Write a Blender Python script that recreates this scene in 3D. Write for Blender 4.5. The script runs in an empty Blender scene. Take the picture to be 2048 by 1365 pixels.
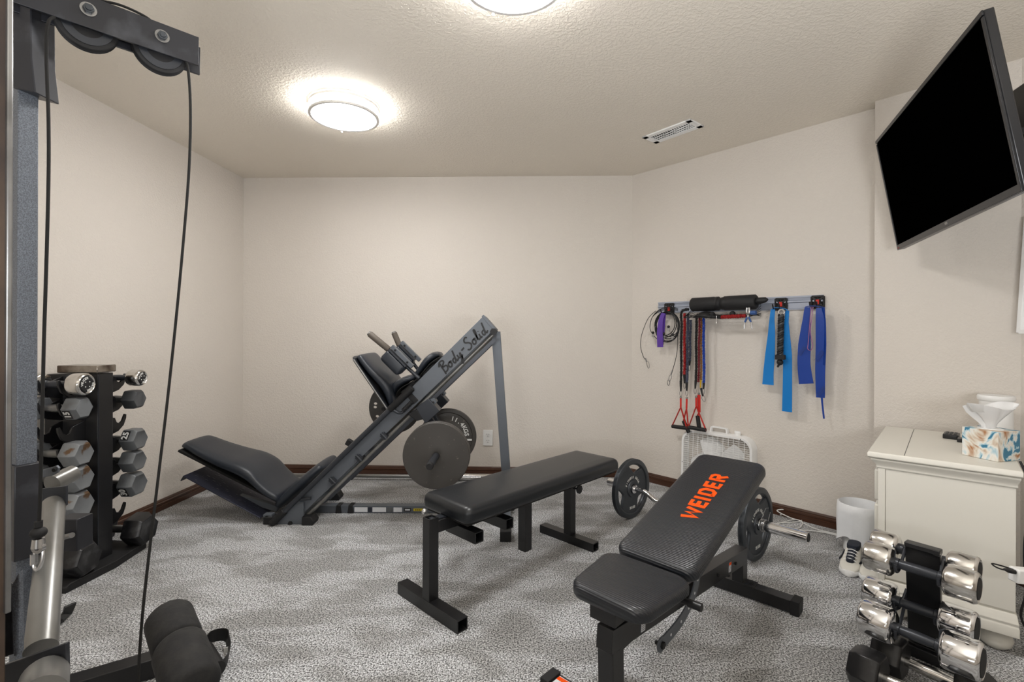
import bpy, bmesh, math, random
from mathutils import Vector, Matrix
random.seed(7)
V=Vector
PI=math.pi
F=967.0; H=1.02; ROLL=.0037; S=1.1255
CE=2.168
scene=bpy.context.scene
COL=scene.collection
# ---------------------------------------------------------------- projection helpers (level camera at x=y=0 looking along +Y)
def uv(px,py):
    u=px-1024;v=py-670
    return (u+ROLL*v)/F,(v-ROLL*u)/F
def G(px,py,z=0.0):
    u,v=uv(px,py);t=(H-z)/v
    return V((u*t,t,z))
def D(px,py,Y):
    u,v=uv(px,py)
    return V((u*Y,Y,H-v*Y))
def RP(px,py,p,n):
    u,v=uv(px,py);d=V((u,1,-v));o=V((0,0,H))
    t=(p-o).dot(n)/d.dot(n)
    return o+d*t
# ---------------------------------------------------------------- materials
def mat(name,col,rough=.5,metal=0.,bump=None,var=None,coat=0.,spec=.5,emit=None,trans=0.,alpha=1.,sheen=0.):
    m=bpy.data.materials.new(name);m.use_nodes=True
    nt=m.node_tree;N=nt.nodes;L=nt.links
    b=N['Principled BSDF']
    b.inputs['Base Color'].default_value=(*col,1);b.inputs['Roughness'].default_value=rough
    b.inputs['Metallic'].default_value=metal;b.inputs['Coat Weight'].default_value=coat
    b.inputs['Specular IOR Level'].default_value=spec
    b.inputs['Transmission Weight'].default_value=trans
    b.inputs['Sheen Weight'].default_value=sheen
    b.inputs['Alpha'].default_value=alpha
    if emit:
        b.inputs['Emission Color'].default_value=(*emit[0],1);b.inputs['Emission Strength'].default_value=emit[1]
    tc=N.new('ShaderNodeTexCoord')
    if bump:
        nz=N.new('ShaderNodeTexNoise');nz.inputs['Scale'].default_value=bump[0];nz.inputs['Detail'].default_value=4
        bp=N.new('ShaderNodeBump');bp.inputs['Strength'].default_value=bump[1];bp.inputs['Distance'].default_value=bump[2] if len(bump)>2 else .002
        L.new(tc.outputs['Object'],nz.inputs['Vector']);L.new(nz.outputs['Fac'],bp.inputs['Height']);L.new(bp.outputs['Normal'],b.inputs['Normal'])
    if var:
        nz=N.new('ShaderNodeTexNoise');nz.inputs['Scale'].default_value=var[0];nz.inputs['Detail'].default_value=5
        cr=N.new('ShaderNodeValToRGB');cr.color_ramp.elements[0].position=var[2] if len(var)>2 else .4;cr.color_ramp.elements[1].position=var[3] if len(var)>3 else .65
        cr.color_ramp.elements[0].color=(*col,1);cr.color_ramp.elements[1].color=(*var[1],1)
        L.new(tc.outputs['Object'],nz.inputs['Vector']);L.new(nz.outputs['Fac'],cr.inputs['Fac']);L.new(cr.outputs['Color'],b.inputs['Base Color'])
    return m
def srgb(r,g,b):
    f=lambda c:((c/255)/12.92 if c/255<=.04045 else (((c/255)+.055)/1.055)**2.4)
    return (f(r),f(g),f(b))
M={}
def wallmat(name,col,scale,strength):
    m=mat(name,col,.75,spec=.25);nt=m.node_tree;N=nt.nodes;L=nt.links;b=N['Principled BSDF'];tc=N['Texture Coordinate']
    n1=N.new('ShaderNodeTexNoise');n1.inputs['Scale'].default_value=scale;n1.inputs['Detail'].default_value=5;n1.inputs['Roughness'].default_value=.55;n1.inputs['Distortion'].default_value=.6
    r=N.new('ShaderNodeValToRGB');r.color_ramp.elements[0].position=.42;r.color_ramp.elements[1].position=.62
    bp=N.new('ShaderNodeBump');bp.inputs['Strength'].default_value=strength;bp.inputs['Distance'].default_value=.004
    L.new(tc.outputs['Object'],n1.inputs['Vector']);L.new(n1.outputs['Fac'],r.inputs['Fac']);L.new(r.outputs['Color'],bp.inputs['Height']);L.new(bp.outputs['Normal'],b.inputs['Normal'])
    n2=N.new('ShaderNodeTexNoise');n2.inputs['Scale'].default_value=1.3;n2.inputs['Detail'].default_value=3
    r2=N.new('ShaderNodeValToRGB');r2.color_ramp.elements[0].color=(col[0]*.95,col[1]*.95,col[2]*.94,1);r2.color_ramp.elements[1].color=(*[min(1,c*1.03) for c in col],1)
    L.new(tc.outputs['Object'],n2.inputs['Vector']);L.new(n2.outputs['Fac'],r2.inputs['Fac']);L.new(r2.outputs['Color'],b.inputs['Base Color'])
    return m
M['wall']=wallmat('wall_paint',srgb(217,210,202),75,.32)
M['ceil']=wallmat('ceiling_paint',srgb(232,224,212),66,.42)
# carpet
def carpet():
    m=mat('carpet',(.3,.3,.29),.95,spec=.1,sheen=.25);nt=m.node_tree;N=nt.nodes;L=nt.links;b=N['Principled BSDF'];tc=N['Texture Coordinate']
    fine=N.new('ShaderNodeTexNoise');fine.inputs['Scale'].default_value=170;fine.inputs['Detail'].default_value=3;fine.inputs['Roughness'].default_value=.7
    r=N.new('ShaderNodeValToRGB');e=r.color_ramp.elements
    e[0].position=.42;e[0].color=(*srgb(66,66,67),1);e[1].position=.58;e[1].color=(*srgb(240,242,245),1)
    mid=e.new(.5);mid.color=(*srgb(176,177,179),1)
    L.new(tc.outputs['Object'],fine.inputs['Vector']);L.new(fine.outputs['Fac'],r.inputs['Fac'])
    # brushed nap patches (pile lying in different directions)
    mp=N.new('ShaderNodeMapping');mp.inputs['Rotation'].default_value=(0,0,.7);mp.inputs['Scale'].default_value=(1.,2.2,1)
    nap=N.new('ShaderNodeTexNoise');nap.inputs['Scale'].default_value=3.0;nap.inputs['Detail'].default_value=4;nap.inputs['Distortion'].default_value=.35
    L.new(tc.outputs['Object'],mp.inputs['Vector']);L.new(mp.outputs['Vector'],nap.inputs['Vector'])
    r2=N.new('ShaderNodeValToRGB');r2.color_ramp.elements[0].position=.44;r2.color_ramp.elements[1].position=.57
    r2.color_ramp.elements[0].color=(.66,.65,.63,1);r2.color_ramp.elements[1].color=(1.0,1.0,1.0,1)
    L.new(nap.outputs['Fac'],r2.inputs['Fac'])
    mx=N.new('ShaderNodeMix');mx.data_type='RGBA';mx.blend_type='MULTIPLY';mx.inputs['Factor'].default_value=1
    L.new(r.outputs['Color'],mx.inputs[6]);L.new(r2.outputs['Color'],mx.inputs[7]);L.new(mx.outputs[2],b.inputs['Base Color'])
    f2=N.new('ShaderNodeTexNoise');f2.inputs['Scale'].default_value=150;f2.inputs['Detail'].default_value=4
    bp=N.new('ShaderNodeBump');bp.inputs['Strength'].default_value=.9;bp.inputs['Distance'].default_value=.006
    L.new(tc.outputs['Object'],f2.inputs['Vector']);L.new(f2.outputs['Fac'],bp.inputs['Height']);L.new(bp.outputs['Normal'],b.inputs['Normal'])
    return m
M['carpet']=carpet()
def woodmat():
    m=mat('stained_wood',(.06,.025,.012),.32,coat=.25);nt=m.node_tree;N=nt.nodes;L=nt.links;b=N['Principled BSDF'];tc=N['Texture Coordinate']
    mp=N.new('ShaderNodeMapping');mp.inputs['Scale'].default_value=(2,2,60)
    n=N.new('ShaderNodeTexNoise');n.inputs['Scale'].default_value=4;n.inputs['Detail'].default_value=5
    r=N.new('ShaderNodeValToRGB');r.color_ramp.elements[0].color=(*srgb(40,22,13),1);r.color_ramp.elements[1].color=(*srgb(86,50,29),1)
    L.new(tc.outputs['Object'],mp.inputs['Vector']);L.new(mp.outputs['Vector'],n.inputs['Vector']);L.new(n.outputs['Fac'],r.inputs['Fac']);L.new(r.outputs['Color'],b.inputs['Base Color'])
    return m
M['wood']=woodmat()
M['vinyl']=mat('black_vinyl',srgb(23,26,30),.34,bump=(160,.12,.001),spec=.5)
M['vinyl2']=mat('charcoal_vinyl',srgb(37,42,50),.40,bump=(160,.12,.001))
M['stitch']=mat('piping_black',srgb(28,29,32),.5)
def ribbed():
    m=mat('ribbed_vinyl',srgb(25,28,34),.33,spec=.6);nt=m.node_tree;N=nt.nodes;L=nt.links;b=N['Principled BSDF'];tc=N['Texture Coordinate']
    w=N.new('ShaderNodeTexWave');w.inputs['Scale'].default_value=52;w.inputs['Distortion'].default_value=0;w.bands_direction='DIAGONAL'
    w2=N.new('ShaderNodeTexWave');w2.inputs['Scale'].default_value=75;w2.bands_direction='X'
    a=N.new('ShaderNodeMath');a.operation='MULTIPLY'
    L.new(tc.outputs['Object'],w.inputs['Vector']);L.new(tc.outputs['Object'],w2.inputs['Vector'])
    bp=N.new('ShaderNodeBump');bp.inputs['Strength'].default_value=.45;bp.inputs['Distance'].default_value=.0018
    L.new(w.outputs['Fac'],bp.inputs['Height']);L.new(bp.outputs['Normal'],b.inputs['Normal'])
    return m
M['ribbed']=ribbed()
M['blk']=mat('black_paint',srgb(24,24,26),.35,bump=(300,.05,.0005),spec=.5)
M['blkm']=mat('black_matte',srgb(19,19,21),.6)
M['rub']=mat('black_rubber',srgb(22,22,24),.7,bump=(120,.15,.001))
M['foam']=mat('black_foam',srgb(33,33,34),.85,bump=(70,.5,.003),var=(25,srgb(46,45,44)))
M['gry']=mat('grey_powder_coat',srgb(92,97,104),.42,metal=.15,bump=(400,.06,.0004))
M['dgry']=mat('dark_grey_steel',srgb(54,57,63),.34,metal=.35)
M['arm']=mat('slate_coat',srgb(40,41,46),.38,metal=.2,bump=(30,.08,.001),var=(11,srgb(74,76,82),.55,.8))
M['spk']=mat('speckled_steel',srgb(78,82,89),.5,metal=.15,bump=(420,.25,.0006),var=(420,srgb(112,118,127)))
M['rust']=mat('worn_brown_steel',srgb(60,50,46),.55,metal=.2,bump=(120,.25,.001),var=(6,srgb(92,76,64),.35,.7))
M['steel']=mat('brushed_steel',srgb(150,150,150),.3,metal=.85,var=(9,srgb(120,120,120)))
M['tubegry']=mat('satin_tube',srgb(142,142,140),.33,metal=.6,var=(5,srgb(118,116,112)))
M['chrome']=mat('chrome',(.82,.82,.83),.10,metal=1.,bump=(9,.05,.001))
M['chromes']=mat('worn_chrome',(.72,.71,.69),.17,metal=1.,bump=(12,.07,.001),var=(18,(.5,.47,.43),.45,.8))
M['iron']=mat('cast_iron_grey',srgb(72,76,81),.42,metal=.5,bump=(90,.2,.001))
M['platew']=mat('taupe_iron_plate',srgb(66,63,60),.45,metal=.15,bump=(60,.12,.001),var=(55,srgb(100,96,88),.66,.74))
M['hexg']=mat('grey_hex_paint',srgb(104,107,110),.45,metal=.3,bump=(70,.25,.001),var=(16,srgb(92,94,95),.55,.7))
M['hexr']=mat('grey_hex_paint_rusty',srgb(126,129,132),.45,metal=.3,bump=(60,.3,.001),var=(13,srgb(98,74,52),.63,.68))
M['hexd']=mat('dark_hex_paint',srgb(66,68,71),.45,metal=.3,bump=(60,.3,.001))
M['hexb']=mat('black_hex_rubber',srgb(24,24,26),.32,bump=(50,.3,.002),var=(20,srgb(58,58,60),.55,.7))
M['whitep']=mat('white_plastic',srgb(241,241,240),.4)
M['whitec']=mat('cream_furniture_paint',srgb(226,223,214),.45,bump=(60,.06,.001))
M['cap']=mat('clear_brown_cap',srgb(158,150,140),.15,metal=.75,var=(8,srgb(86,74,64),.4,.6))
M['orange']=mat('orange_print',srgb(240,82,8),.6,spec=.2)
M['red']=mat('red_web',srgb(196,40,30),.6)
M['redc']=mat('red_band',srgb(150,24,26),.65,bump=(200,.3,.002))
M['maroon']=mat('maroon_band',srgb(110,26,36),.65,bump=(200,.3,.002))
M['bandk']=mat('black_band_sleeve',srgb(30,30,31),.7,bump=(200,.3,.002))
M['bandg']=mat('slate_band_sleeve',srgb(74,80,100),.7,bump=(200,.3,.002),var=(300,srgb(40,44,62)))
M['bandb']=mat('blue_band_sleeve',srgb(20,62,160),.6,bump=(200,.3,.002))
M['bandy']=mat('yellow_band_sleeve',srgb(214,170,20),.6)
M['bando']=mat('ochre_band_sleeve',srgb(150,96,40),.65)
M['lblue']=mat('light_blue_latex',srgb(4,118,194),.38)
M['dblue']=mat('dark_blue_latex',srgb(2,54,142),.45)
M['pink']=mat('mauve_latex',srgb(140,78,128),.45)
M['purple']=mat('purple_latex',srgb(88,56,150),.4)
M['rail']=mat('pale_blue_rail',srgb(168,174,188),.35,metal=.4)
M['alu']=mat('bright_zinc',srgb(200,200,200),.25,metal=.9)
M['bronze']=mat('brown_grip',srgb(92,84,76),.6)
M['nickel']=mat('brushed_nickel',srgb(224,222,220),.4,metal=.2)
M['glow']=mat('lamp_diffuser',(1,.98,.95),.5,emit=((1,.99,.975),56))
M['glows']=mat('lamp_side_diffuser',(1,.98,.95),.5,emit=((1,.99,.975),30))
M['tvk']=mat('tv_bezel',srgb(24,25,29),.3)
M['tvs']=mat('tv_screen',(.0004,.0004,.0004),.6,spec=.0)
M['tissue']=mat('tissue_paper',srgb(240,240,240),.8,trans=.15)
M['bag']=mat('white_bin_liner',srgb(238,240,243),.35,bump=(25,.5,.006))
M['navy']=mat('navy_fabric',srgb(28,34,48),.7)
M['paper']=mat('label_paper',srgb(214,216,220),.5)
M['yellow']=mat('yellow_label',srgb(200,180,40),.5)
M['text']=mat('white_print',srgb(215,215,212),.5)
M['ink']=mat('black_print',srgb(16,16,18),.5)
M['blue_grip']=mat('blue_plier_grip',srgb(50,84,140),.4)
M['cordw']=mat('white_cord',srgb(222,222,220),.45)
M['gap']=mat('dark_gap',srgb(14,13,12),.8)
def diamond():
    m=mat('diamond_plate',srgb(62,64,78),.32,metal=.6);nt=m.node_tree;N=nt.nodes;L=nt.links;b=N['Principled BSDF'];tc=N['Texture Coordinate']
    v=N.new('ShaderNodeTexVoronoi');v.inputs['Scale'].default_value=42
    mp=N.new('ShaderNodeMapping');mp.inputs['Scale'].default_value=(.45,1.2,1);mp.inputs['Rotation'].default_value=(0,0,.6)
    L.new(tc.outputs['Object'],mp.inputs['Vector']);L.new(mp.outputs['Vector'],v.inputs['Vector'])
    r=N.new('ShaderNodeValToRGB');r.color_ramp.elements[0].color=(1,1,1,1);r.color_ramp.elements[1].color=(0,0,0,1);r.color_ramp.elements[0].position=.15;r.color_ramp.elements[1].position=.3
    bp=N.new('ShaderNodeBump');bp.inputs['Strength'].default_value=.6;bp.inputs['Distance'].default_value=.002
    L.new(v.outputs['Distance'],r.inputs['Fac']);L.new(r.outputs['Color'],bp.inputs['Height']);L.new(bp.outputs['Normal'],b.inputs['Normal'])
    return m
M['diamond']=diamond()
def tissuebox():
    m=mat('marbled_card',(.8,.8,.8),.5);nt=m.node_tree;N=nt.nodes;L=nt.links;b=N['Principled BSDF'];tc=N['Texture Coordinate']
    n=N.new('ShaderNodeTexNoise');n.inputs['Scale'].default_value=8.5;n.inputs['Detail'].default_value=3;n.inputs['Distortion'].default_value=2.2
    r=N.new('ShaderNodeValToRGB');e=r.color_ramp.elements;e[0].position=.42;e[0].color=(*srgb(58,120,150),1);e[1].position=.66;e[1].color=(*srgb(168,112,66),1)
    a=e.new(.43);a.color=(*srgb(150,190,205),1);a=e.new(.49);a.color=(*srgb(228,226,220),1);a=e.new(.56);a.color=(*srgb(214,205,190),1)
    L.new(tc.outputs['Object'],n.inputs['Vector']);L.new(n.outputs['Fac'],r.inputs['Fac']);L.new(r.outputs['Color'],b.inputs['Base Color'])
    return m
M['tbox']=tissuebox()
# ---------------------------------------------------------------- mesh builder
def frame(d,up=None):
    d=V(d).normalized()
    up=V(up) if up is not None else (V((0,0,1)) if abs(d.z)<.95 else V((1,0,0)))
    a=up.cross(d)
    if a.length<1e-6: a=V((1,0,0)).cross(d)
    a.normalize();b=d.cross(a).normalized()
    return a,b,d
class MB:
    def __init__(s): s.bm=bmesh.new()
    def loft(s,rings,closed=False,caps=True):
        bm=s.bm;rs=[[bm.verts.new(p) for p in r] for r in rings];n=len(rs[0])
        rng=range(len(rs)) if closed else range(len(rs)-1)
        for i in rng:
            a=rs[i];b=rs[(i+1)%len(rs)]
            for j in range(n):
                k=(j+1)%n
                try: bm.faces.new((a[j],a[k],b[k],b[j]))
                except ValueError: pass
        if caps and not closed:
            try: bm.faces.new(list(reversed(rs[0])));bm.faces.new(rs[-1])
            except ValueError: pass
        return s
    def box(s,c,size,rz=0,m=None):
        c=V(c);R=m if m is not None else Matrix.Rotation(rz,3,'Z');h=V(size)/2
        P=[c+R@V((x*h.x,y*h.y,z*h.z)) for z in(-1,1) for x,y in((-1,-1),(1,-1),(1,1),(-1,1))]
        return s.loft([P[:4],P[4:]])
    def beam(s,p0,p1,w,h,up=None):
        a,b,d=frame(V(p1)-V(p0),up)
        f=lambda p:[V(p)+a*x*w/2+b*y*h/2 for x,y in((-1,-1),(1,-1),(1,1),(-1,1))]
        return s.loft([f(p0),f(p1)])
    def channel(s,p0,p1,w,h,t=.004,up=None):
        # hollow square tube: outer shell with open ends
        a,b,d=frame(V(p1)-V(p0),up)
        f=lambda p,w,h:[V(p)+a*x*w/2+b*y*h/2 for x,y in((-1,-1),(1,-1),(1,1),(-1,1))]
        e=.05
        o0,o1=f(p0,w,h),f(p1,w,h);i0,i1=f(p0,w-2*t,h-2*t),f(p1,w-2*t,h-2*t)
        L=(V(p1)-V(p0)).length;k=min(.45,e/L)
        q0=V(p0).lerp(V(p1),k);q1=V(p1).lerp(V(p0),k)
        return s.loft([f(q0,w-2*t,h-2*t),i0,o0,o1,i1,f(q1,w-2*t,h-2*t)])
    def prism(s,pts,vec):
        pts=[V(p) for p in pts];vec=V(vec);return s.loft([pts,[p+vec for p in pts]])
    def cyl(s,p0,p1,r,r1=None,n=20):
        return s.tube([p0,p1],[r,r if r1 is None else r1],n)
    def tube(s,pts,r,n=10,closed=False,caps=True):
        pts=[V(p) for p in pts];m=len(pts);rr=r if isinstance(r,(list,tuple)) else [r]*m
        tan=[]
        for i in range(m):
            if closed: t=pts[(i+1)%m]-pts[i-1]
            else: t=pts[min(i+1,m-1)]-pts[max(i-1,0)]
            tan.append(t.normalized() if t.length>1e-9 else V((0,0,1)))
        a,b,d=frame(tan[0]);rings=[]
        for i in range(m):
            a=(a-tan[i]*a.dot(tan[i]))
            if a.length<1e-6:a=frame(tan[i])[0]
            a.normalize();b=tan[i].cross(a)
            rings.append([pts[i]+(a*math.cos(2*PI*k/n)+b*math.sin(2*PI*k/n))*rr[i] for k in range(n)])
        return s.loft(rings,closed,caps)
    def lathe(s,prof,o,axis=(0,0,1),n=32,up=None):
        # prof: (r,h) list
        a,b,d=frame(axis,up);o=V(o)
        rings=[[o+d*h+(a*math.cos(2*PI*k/n)+b*math.sin(2*PI*k/n))*max(r,1e-4) for k in range(n)] for r,h in prof]
        return s.loft(rings)
    def ring(s,prof,o,axis=(0,0,1),n=32):
        a,b,d=frame(axis);o=V(o)
        rings=[[o+d*h+(a*math.cos(2*PI*k/n)+b*math.sin(2*PI*k/n))*r for r,h in prof] for k in range(n)]
        return s.loft(rings,closed=True)
    def sphere(s,c,r,sc=(1,1,1),n=16):
        c=V(c);rings=[]
        for i in range(n//2+1):
            t=PI*i/(n//2);rad=max(math.sin(t),1e-3)*r
            rings.append([c+V((rad*math.cos(2*PI*k/n)*sc[0],rad*math.sin(2*PI*k/n)*sc[1],-math.cos(t)*r*sc[2])) for k in range(n)])
        return s.loft(rings)
    def ribbon(s,pts,side,w,t):
        # flat strap along pts; side = width direction(s)
        pts=[V(p) for p in pts];m=len(pts);rings=[]
        for i in range(m):
            tg=(pts[min(i+1,m-1)]-pts[max(i-1,0)]).normalized()
            sd=V(side[i] if isinstance(side,list) else side);sd=(sd-tg*sd.dot(tg)).normalized();nn=tg.cross(sd)
            ww=w[i] if isinstance(w,(list,tuple)) else w
            rings.append([pts[i]+sd*x*ww/2+nn*y*t/2 for x,y in((-1,-1),(1,-1),(1,1),(-1,1))])
        return s.loft(rings)
    def cushion(s,c,ax,ay,az,w,l,t,rad,er,n=6,bot=.6,taper=1.):
        # rounded slab: w along ax, l along ay, thickness t along az (c = centre of bottom face)
        c,ax,ay,az=V(c),V(ax).normalized(),V(ay).normalized(),V(az).normalized()
        def rr(ins,z):
            W=w/2-ins;Lh=l/2-ins;R=max(rad-ins,.002);P=[]
            for cx,cy,a0 in((W-R,Lh-R,0),(-(W-R),Lh-R,PI/2),(-(W-R),-(Lh-R),PI),(W-R,-(Lh-R),1.5*PI)):
                for k in range(n+1):
                    a=a0+PI/2*k/n;x=cx+R*math.cos(a);y=cy+R*math.sin(a)
                    x*=1+(taper-1)*(y/l+.5)
                    P.append(c+ax*x+ay*y+az*z)
            return P
        rings=[]
        eb=er*bot
        for k in range(5):
            a=PI/2*k/4;rings.append(rr(eb*(1-math.sin(a)),eb*(1-math.cos(a))))
        for k in range(7):
            a=PI/2*k/6;rings.append(rr(er*(1-math.cos(a)),t-er+er*math.sin(a)))
        rings.append(rr(er+min(w,l)*.12,t+er*.10))
        return s.loft(rings)
    def disc_holes(s,outer,holes,z0,z1,mtx):
        # plate with holes via bmesh triangulated fill
        bm2=bmesh.new()
        for loop in [outer]+holes:
            vs=[bm2.verts.new((p[0],p[1],z0)) for p in loop]
            for i in range(len(vs)): bm2.edges.new((vs[i],vs[(i+1)%len(vs)]))
        bmesh.ops.triangle_fill(bm2,use_beauty=True,use_dissolve=False,edges=bm2.edges[:])
        r=bmesh.ops.extrude_face_region(bm2,geom=bm2.faces[:])
        bmesh.ops.translate(bm2,verts=[e for e in r['geom'] if isinstance(e,bmesh.types.BMVert)],vec=(0,0,z1-z0))
        bmesh.ops.transform(bm2,matrix=mtx,verts=bm2.verts)
        me=bpy.data.meshes.new('tmp');bm2.to_mesh(me);bm2.free();s.bm.from_mesh(me);bpy.data.meshes.remove(me)
        return s
    def addmesh(s,me,mtx=None):
        n=len(s.bm.verts);s.bm.from_mesh(me);s.bm.verts.ensure_lookup_table()
        if mtx is not None: bmesh.ops.transform(s.bm,matrix=mtx,verts=s.bm.verts[n:])
        return s
ROOT={}
def empty(name,loc,label,cat,group=None,rz=0):
    o=bpy.data.objects.new(name,None);COL.objects.link(o);o.location=V(loc);o.rotation_euler=(0,0,rz)
    o.empty_display_size=.05
    o['label']=label;o['category']=cat
    if group:o['group']=group
    ROOT[o.name]=V(loc)
    return o
def finish(name,mb,m,origin,bevel=0,smooth=38,seg=2):
    bm=mb.bm
    bmesh.ops.recalc_face_normals(bm,faces=bm.faces)
    bmesh.ops.translate(bm,verts=bm.verts,vec=-origin)
    lim=math.radians(smooth)
    for f in bm.faces:f.smooth=True
    for e in bm.edges:
        if len(e.link_faces)==2:
            if e.calc_face_angle(0)>lim:e.smooth=False
        else:e.smooth=False
    me=bpy.data.meshes.new(name);bm.to_mesh(me);bm.free()
    me.materials.append(M[m] if isinstance(m,str) else m)
    o=bpy.data.objects.new(name,me);COL.objects.link(o)
    if bevel:
        b=o.modifiers.new('bevel','BEVEL');b.width=bevel;b.segments=seg;b.limit_method='ANGLE';b.angle_limit=math.radians(40);b.harden_normals=False
    return o
def part(name,mb,m,parent,bevel=0,smooth=38,label=None,kind=None,seg=2):
    o=finish(name,mb,m,ROOT[parent.name],bevel,smooth,seg)
    o.parent=parent;ROOT[o.name]=ROOT[parent.name]
    if label:o['label']=label
    if kind:o['kind']=kind
    return o
def solo(name,mb,m,loc,label,cat,group=None,bevel=0,smooth=38,kind=None):
    loc=V(loc);o=finish(name,mb,m,loc,bevel,smooth);o.location=loc;ROOT[o.name]=loc
    o['label']=label;o['category']=cat
    if group:o['group']=group
    if kind:o['kind']=kind
    return o
def struct(name,mb,m,bevel=0,parent=None,smooth=38):
    if parent is None:
        o=finish(name,mb,m,V((0,0,0)),bevel,smooth);o['kind']='structure';ROOT[o.name]=V((0,0,0))
    else: o=part(name,mb,m,parent,bevel)
    return o
def copy_tree(o,parent=None):
    c=o.copy();COL.objects.link(c);c.parent=parent
    for ch in [x for x in bpy.data.objects if x.parent==o]: copy_tree(ch,c)
    return c
def textmesh(s,size,ext=.0006,off=0,shear=0,spacing=1.,ax='CENTER'):
    cu=bpy.data.curves.new('t','FONT');cu.body=s;cu.size=size;cu.extrude=ext;cu.offset=off;cu.shear=shear;cu.space_character=spacing
    cu.align_x=ax;cu.align_y='CENTER';cu.resolution_u=3
    o=bpy.data.objects.new('t',cu);me=bpy.data.meshes.new_from_object(o);bpy.data.objects.remove(o);bpy.data.curves.remove(cu)
    return me
def basis(o,x,y,z=None):
    x=V(x).normalized();y=V(y);y=(y-x*y.dot(x)).normalized();z=x.cross(y)
    m=Matrix((x,y,z)).transposed().to_4x4();m.translation=V(o);return m
def text(name,s,size,o,x,y,m,parent,**k):
    mb=MB();me=textmesh(s,size,**k);mb.addmesh(me,basis(o,x,y));bpy.data.meshes.remove(me)
    return part(name,mb,m,parent)
def strokes(name,lines,w,o,x,y,m,parent,t=.0012,scale=1.,slant=0.):
    mb=MB();x=V(x).normalized();y=V(y);y=(y-x*y.dot(x)).normalized();z=x.cross(y);o=V(o)
    for i,ln in enumerate(lines):
        pts=[o+x*(p[0]+slant*p[1])*scale+y*p[1]*scale+z*(t*.5+.00008*i) for p in ln]
        n=len(pts);rings=[]
        for k in range(n):
            tg=(pts[min(k+1,n-1)]-pts[max(k-1,0)]).normalized();sd=z.cross(tg).normalized()
            # square-cut mitre
            mm=1.
            if 0<k<n-1:
                a=(pts[k]-pts[k-1]).normalized();c=max(.72,abs(sd.dot(z.cross(a))));mm=1/c
            rings.append([pts[k]+sd*w/2*mm*q+z*t/2*r for q,r in((-1,-1),(1,-1),(1,1),(-1,1))])
        mb.loft(rings)
    return part(name,mb,m,parent,smooth=20)
def smooth_pts(pts,n=6,closed=False):
    pts=[V(p) for p in pts];out=[];m=len(pts)
    rng=m if closed else m-1
    for i in range(rng):
        p0=pts[(i-1)%m] if closed or i>0 else pts[0];p1=pts[i];p2=pts[(i+1)%m];p3=pts[(i+2)%m] if closed or i+2<m else pts[-1]
        for k in range(n):
            t=k/n
            out.append(.5*((2*p1)+(p2-p0)*t+(2*p0-5*p1+4*p2-p3)*t*t+(3*p1-p0-3*p2+p3)*t**3))
    if not closed:out.append(pts[-1])
    return out
X=V((1,0,0));Y=V((0,1,0));Z=V((0,0,1))
EXPO=0.22;FL=34
# ================================================================ ROOM
BL=V((-1.981,3.561,0));BR=V((.862,3.475,0));J1=V((1.823,2.437,0));J2=V((1.771,2.364,0));RC=V((2.097,1.992,0))
LF=V((-2.30,-2.2,0));RF=V((2.25,-2.2,0))
poly=[LF,RF,RC,J2,J1,BR,BL]
mb=MB();mb.prism([V((-2.7,-2.6,-.1)),V((2.7,-2.6,-.1)),V((2.7,3.9,-.1)),V((-2.7,3.9,-.1))],(0,0,.1));struct('floor',mb,'carpet')
mb=MB();mb.prism([V((-2.7,-2.6,CE)),V((2.7,-2.6,CE)),V((2.7,3.9,CE)),V((-2.7,3.9,CE))],(0,0,.1));struct('ceiling',mb,'ceil')
def wall(name,a,b,ext0=0,ext1=0,th=.12):
    d=(b-a).normalized();n=V((d.y,-d.x,0))
    if n.dot(V((0,1,0))-(a+b)/2)>0:n=-n
    a2=a-d*ext0;b2=b+d*ext1
    mb=MB();mb.prism([a2,b2,b2+n*th,a2+n*th],(0,0,CE));struct(name,mb,'wall')
    return -n
nL=wall('wall_left',LF,BL,.1,.12);nB=wall('wall_back',BL,BR,.12,.1);n1=wall('wall_back_right',BR,J1,.05,.3)
d1=(J1-BR).normalized()
d2=(RC-J2).normalized()
mb=MB();nn2=V((-d2.y,d2.x,0))
nn2=nn2 if nn2.x>0 else -nn2
mb.prism([J2,RC+d2*.12,RC+d2*.12+nn2*.2,J2+nn2*.16],(0,0,CE));struct('wall_right_back',mb,'wall')
n2=-nn2
nR=wall('wall_right',RC,RF,.0,.1);wall('wall_front',RF,LF,.1,.1)
def baseboard(name,a,b,n,e0=0,e1=0):
    d=(b-a).normalized();a=a-d*e0;b=b+d*e1
    pr=[(0,0),(.014,0),(.014,.028),(.011,.030),(.011,.033),(.014,.037),(.014,.045),(.008,.049),(.008,.054),(.004,.063),(0,.063)]
    mb=MB();mb.loft([[p+n*x+Z*z for x,z in pr] for p in(a,b)]);return struct(name,mb,'wood',smooth=20)
baseboard('baseboard_left',LF,BL,nL);baseboard('baseboard_back',BL,BR,nB);baseboard('baseboard_back_right',BR,J1,n1)
baseboard('baseboard_right_back',J2,RC,n2);baseboard('baseboard_right',RC,RF,nR);baseboard('baseboard_front',RF,LF,V((0,1,0)))
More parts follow.
